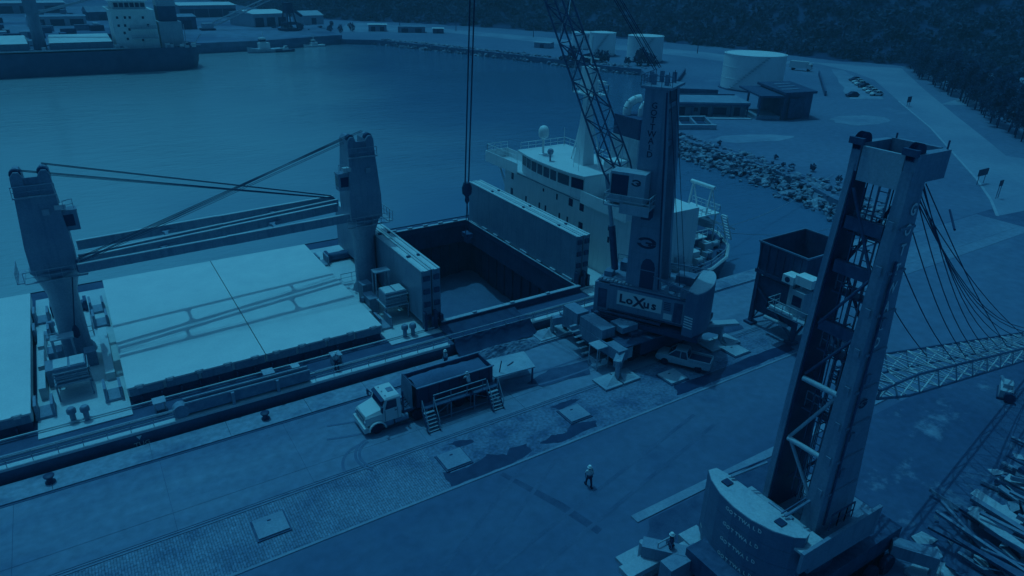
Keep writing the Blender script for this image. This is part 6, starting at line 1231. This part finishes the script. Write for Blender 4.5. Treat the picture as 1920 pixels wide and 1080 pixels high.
# far quay warehouses
shed('warehouse', 'large pale warehouse on the far quay beside the dark tower machine', 101, 424, 21, 24, 6.6, R(18), M_PALE, M_WHITE, 1.5, 2.0, 'far quay warehouses', 3)
shed('warehouse', 'long pale roofed warehouse behind the far lattice boom', 86, 505, 34, 26, 7.0, R(6), M_CONC, M_WHITE, 1.2, 2.0, 'far quay warehouses', 4)
shed('warehouse', 'small pale arched shed to the right of the dark tower machine', 129, 425, 12, 14, 5.0, R(10), M_PALE, M_PALE, 2.2, 2.0, 'far quay warehouses', 1)
shed('warehouse', 'dark grey shed behind the stern of the far ship', 56, 414, 18, 16, 6.0, R(4), M_CONCD, M_CONC, 1.0, 2.0, 'far quay warehouses', 2)
shed('warehouse', 'house with grey pitched roof beside the far ship bridge', 27, 486, 14, 12, 4.5, R(10), M_CONCD, M_CONC, 3.0, 2.0, 'far quay warehouses', 1)
shed('warehouse', 'low pale block in the far container yard', 5, 452, 26, 12, 4.5, R(3), M_PALE, M_CONC, 0.6, 2.0, 'far quay warehouses', 3)
shed('warehouse', 'pale long shed at the back of the far container yard', -8, 560, 40, 16, 6, R(8), M_CONC, M_PALE, 1.0, 2.0, 'far quay warehouses', 3)
rc_ = random.Random(9)
cm = [MB().box((-3.05, -1.22, 0), (3.05, 1.22, 2.6)).mesh('shipping_container', m_) for m_ in (M_STEELM, M_CONCD, M_PALE, M_DARK, M_STEEL)]
for i in range(46):
    x = rc_.uniform(-28, 44); y = rc_.uniform(330, 440) if i < 34 else rc_.uniform(470, 545); k = rc_.randrange(5)
    tag(inst(cm[k], 'shipping_container', (x, y, 2.0+(2.61 if rc_.random() < 0.25 else 0.0)*0), rz=rc_.choice((0.1, 0.12, 1.65))), ('grey', 'dark stained', 'pale', 'black', 'rust dark')[k]+' shipping container standing in the far container yard', 'container', 'containers in the far yard')
ph = [leaf_cloud(90, 1, 1, 0.9, 0.2, np.random.default_rng(50+k), 0.25) for k in range(4)]
BUSH = []
for k in range(4): o = quads_obj('foliage', ph[k], M_LEAF); BUSH.append(o.data); bpy.data.objects.remove(o)
stem = MB().tube((0, 0, 0), (0.05, 0, 0.7), 0.06, 0.03, 6).tube((0.02, 0, 0.3), (0.35, 0.1, 0.8), 0.03, 0.015, 5).mesh('stem', M_BARK)
def bush(x, y, z, s, label, group, name='shrub'):
    t = thing(name, label, 'shrub', (x, y, z), rc_.uniform(0.1, 6), group); t.scale = (s, s, s*rc_.uniform(0.8, 1.5)); inst(stem, 'stem', (0, 0, 0), parent=t); inst(BUSH[rc_.randrange(4)], 'foliage', (0, 0, 0.95), parent=t)
for i in range(16):
    f = rc_.random(); bush(176+22*f+rc_.uniform(-3, 3), 236-30*f+rc_.uniform(-2, 5), 0, rc_.uniform(1.0, 2.6), 'dark shrub at the foot of the tanks above the shore', 'shrubs below the tanks')
for i in range(22):
    bush(rc_.uniform(95, 135)+rc_.choice((0, 0, 15)), rc_.uniform(385, 405), 0 if i % 2 else 2.0, rc_.uniform(0.8, 1.8), 'dark low shrub beside the far quay road', 'shrubs by the far quay')
for i in range(7): bush(114.5+rc_.uniform(0.5, 6), rc_.uniform(66, 108), 0, rc_.uniform(0.35, 0.7), 'low scrubby bush growing behind the rock bank', 'bushes behind the rocks')
# dark tower machine, lattice boom crane on the far quay
tm = thing('ship_loader', 'dark skeletal loader machine on the far quay between warehouses', 'loader', (106.5, 384, 2.0), 0.3)
for x in (-3, 3):
    for y in (-3, 3): MB().bar((x, y, 0), (x*0.4, y*0.4, 13), 0.5).build('leg', M_DARK, tm)
MB().box((-3, -3, 3.0), (3, 3, 4.2)).build('portal', M_DARK, tm); MB().box((-1.8, -1.8, 8.5), (1.8, 1.8, 13.5)).build('machinery_house', M_DARK, tm); MB().bar((0, 0, 12), (9, 2, 6.5), 0.9).build('conveyor_arm', M_STEEL, tm); MB().box((-4.5, -4, 0.2), (4.5, 4, 1.2)).build('base', M_DARK, tm)
lc_ = thing('crawler_crane', 'pale lattice boom crane reaching up over the far quay warehouses', 'crane', (70.6, 398, 2.0), 0.0)
MB().box((66.5, 396, 2.9), (71.5, 400, 5.4)).build('crane_house', M_PALE, lc_)
for y in (395.6, 399.4): MB().box((65.5, y, 2.0), (72.5, y+1, 2.9)).build('track', M_DARK, lc_)
lattice(lc_, (70.5, 398, 4.2), (118, 398, 23.5), (0, 1, 0), (-0.38, 0, 0.92), 2.2, 1.6, 2.0, 1.4, 14, 0.22, 0.16, M_PALE, M_PALE, 'boom')
# --- ship at the far quay
fs = thing('cargo_ship', 'far cargo ship with dark hull and white bridge block moored across the harbour', 'ship', (0, 296, -2.3))
ol = [(-80, 285), (38, 285), (44, 287.5), (46.8, 292), (46.8, 301), (44, 305.5), (38, 308), (-80, 308)]
MB().loft([[(x-(2.5 if x > 40 else 0), y, -4) for x, y in ol], [(x-(1 if x > 40 else 0), y, 0) for x, y in ol], [(x, y, 5.6) for x, y in ol]], cap=False).build('hull', M_HULL, fs, True)
MB().sheet(ol, 5.3).build('deck', M_DECKD, fs); MB().box((-80, 285.0, 5.2), (21, 285.4, 6.0)).build('bulwark', M_PALE, fs)
ab = MB().box((19.5, 288, 5.31), (33.2, 306, 18.0)).build('accommodation_block', M_WHITE, fs)
MB().box((18.6, 285.4, 18.01), (31.5, 307.6, 18.3)).box((20.4, 288.5, 18.31), (30.8, 305.5, 20.8)).box((18.9, 286.5, 20.81), (31.4, 307, 21.2)).build('bridge', M_WHITE, ab)
for i in range(6): MB().box((20.9+i*1.65, 288.45, 18.9), (22.2+i*1.65, 288.49, 20.3)).build('bridge_window', M_GLASS, ab)
for x, z in ((23.6, 15.6), (25.1, 15.6), (29.2, 15.5), (23.2, 13.0), (24.3, 11.7), (22.6, 10.6), (27.9, 8.1), (23.2, 8.6), (21.2, 15.6), (21.2, 13), (30.4, 13.0)): MB().box((x-0.35, 287.95, z-0.4), (x+0.35, 287.99, z+0.4)).build('window', M_GLASS, ab)
for z in (8.6, 11.8): MB().box((24.6, 286.6, z), (33.2, 287.98, z+0.2)).build('gallery', M_PALE, ab); MB().rail([(24.6, 286.7, z+0.2), (33.2, 286.7, z+0.2)], 1.0, 0.06, 1.7).build('gallery_railing', M_PALE, ab)
fb = MB().box((33.9, 289, 5.31), (41.5, 303, 13.9)).build('funnel_base', M_PALE, fs); MB().box((34.6, 291, 13.91), (40.6, 300, 19.0)).build('funnel', M_HULL, fs); MB().box((34.5, 290.9, 19.01), (40.7, 300.1, 21.5)).build('funnel_cap', M_PALE, fs)
for x0, x1, zt in ((-0.6, 18.2, 8.0), (-30, -6.4, 8.0)):
    MB().box((x0, 288, 5.31), (x1, 305, zt)).build('hatch_coaming', M_SCRANE, fs)
    MB().add([(x0, 287.6, zt+.01), (x1, 287.6, zt+.01), (x1, 305.4, zt+.01), (x0, 305.4, zt+.01), (x0+.6, 296, zt+2.0), (x1-.6, 296, zt+2.0)], [(0, 1, 5, 4), (2, 3, 4, 5), (1, 2, 5), (3, 0, 4)]).build('hatch_cover', M_COVER, fs)
MB().lathe((-3.2, 296, 5.3), [(2.0, 0), (1.8, 4), (1.8, 17)], 16).build('crane_pedestal', M_SCRANE, fs, True); MB().box((-5.2, 294, 17), (-1.2, 298, 26)).build('crane_house', M_SCRANE, fs)
MB().bar((-1.5, 296, 17), (22, 296, 23), 0.8).build('crane_jib', M_PALE, fs)
rq = random.Random(21)
for i in range(26): 
    x = rq.choice((rq.uniform(-7, -1), rq.uniform(34, 45), rq.uniform(18.5, 22))); y = rq.uniform(286, 290); s = rq.uniform(0.3, 0.9); MB().box((x-s, y-s*0.6, 5.31), (x+s, y+s*0.6, 5.3+s*rq.uniform(1, 2.4))).build('deck_fitting', rq.choice((M_PALE, M_WHITE, M_STEELM, M_DARK)), fs)
for a, b in (((44.5, 290, 5.6), (47.5, 290, 9.5)), ((42, 289, 5.5), (42, 289, 13)), ((38, 287, 6), (46.5, 287, 6))): MB().bar(a, b, 0.25).build('stern_davit', M_PALE, fs)
# --- small craft
def boat(name, label, cat, x, y, L, bm, rz, hullm, house, mast=True, dz=0.9):
    t = thing(name, label, cat, (x, y, -2.3), rz)
    def sec(u, wd, z0, z1): return [(u, -wd*0.75, z0), (u, wd*0.75, z0), (u, wd, z1), (u, -wd, z1)]
    MB().loft([sec(-L/2, bm*0.42, -0.3, dz), sec(-L*0.25, bm*0.5, -0.5, dz*0.9), sec(L*0.2, bm*0.48, -0.5, dz), sec(L*0.4, bm*0.25, -0.4, dz*1.3), sec(L/2, 0.06, -0.2, dz*1.6)]).build('hull', hullm, t)
    hs_ = MB().box((-L*0.15, -bm*0.32, dz*0.9), (L*0.15, bm*0.32, dz*0.9+house)).box((-L*0.05, -bm*0.26, dz*0.9+house), (L*0.12, bm*0.26, dz*0.9+house*1.8)).build('wheelhouse', M_WHITE, t)
    MB().box((-L*0.04, -bm*0.265, dz*0.9+house*1.2), (L*0.125, bm*0.265, dz*0.9+house*1.55)).build('window_band', M_GLASS, t)
    if mast: MB().tube((0, 0, dz+house*1.8), (0, 0, dz+house*1.8+2.6), 0.1, n=6).bar((0, -1, dz+house*1.8+1.4), (0, 1, dz+house*1.8+1.4), 0.12).build('mast', M_WHITE, t)
    return t
boat('tug_boat', 'white and dark tug boat moored below the far quay', 'boat', 79.5, 330.5, 15, 5, R(185), M_PALE, 2.6, True, 1.6)
boat('launch', 'small dark launch floating beside the far tug boat', 'boat', 88.3, 329.5, 9, 2.8, R(8), M_DARK, 1.0, False, 0.8)
boat('pilot_boat', 'small white boat moored alone under the dark far quay wall', 'boat', 106.4, 345.5, 11, 3.2, R(195), M_WHITE, 1.3, True, 0.9)

# ================================================================== HAZE
def haze(density):
    m = bpy.data.materials.new('haze_air'); m.use_nodes = True; n = m.node_tree.nodes; n.clear(); o = n.new('ShaderNodeOutputMaterial'); v = n.new('ShaderNodeVolumePrincipled')
    v.inputs['Color'].default_value = (0.62, 0.78, 1.0, 1); v.inputs['Density'].default_value = density; v.inputs['Anisotropy'].default_value = 0.0
    m.node_tree.links.new(v.outputs[0], o.inputs['Volume'])
    tag(MB().box((-2700, -2700, -8), (2700, 2700, 245)).build('haze', m), kind='stuff')
haze(0.0006)
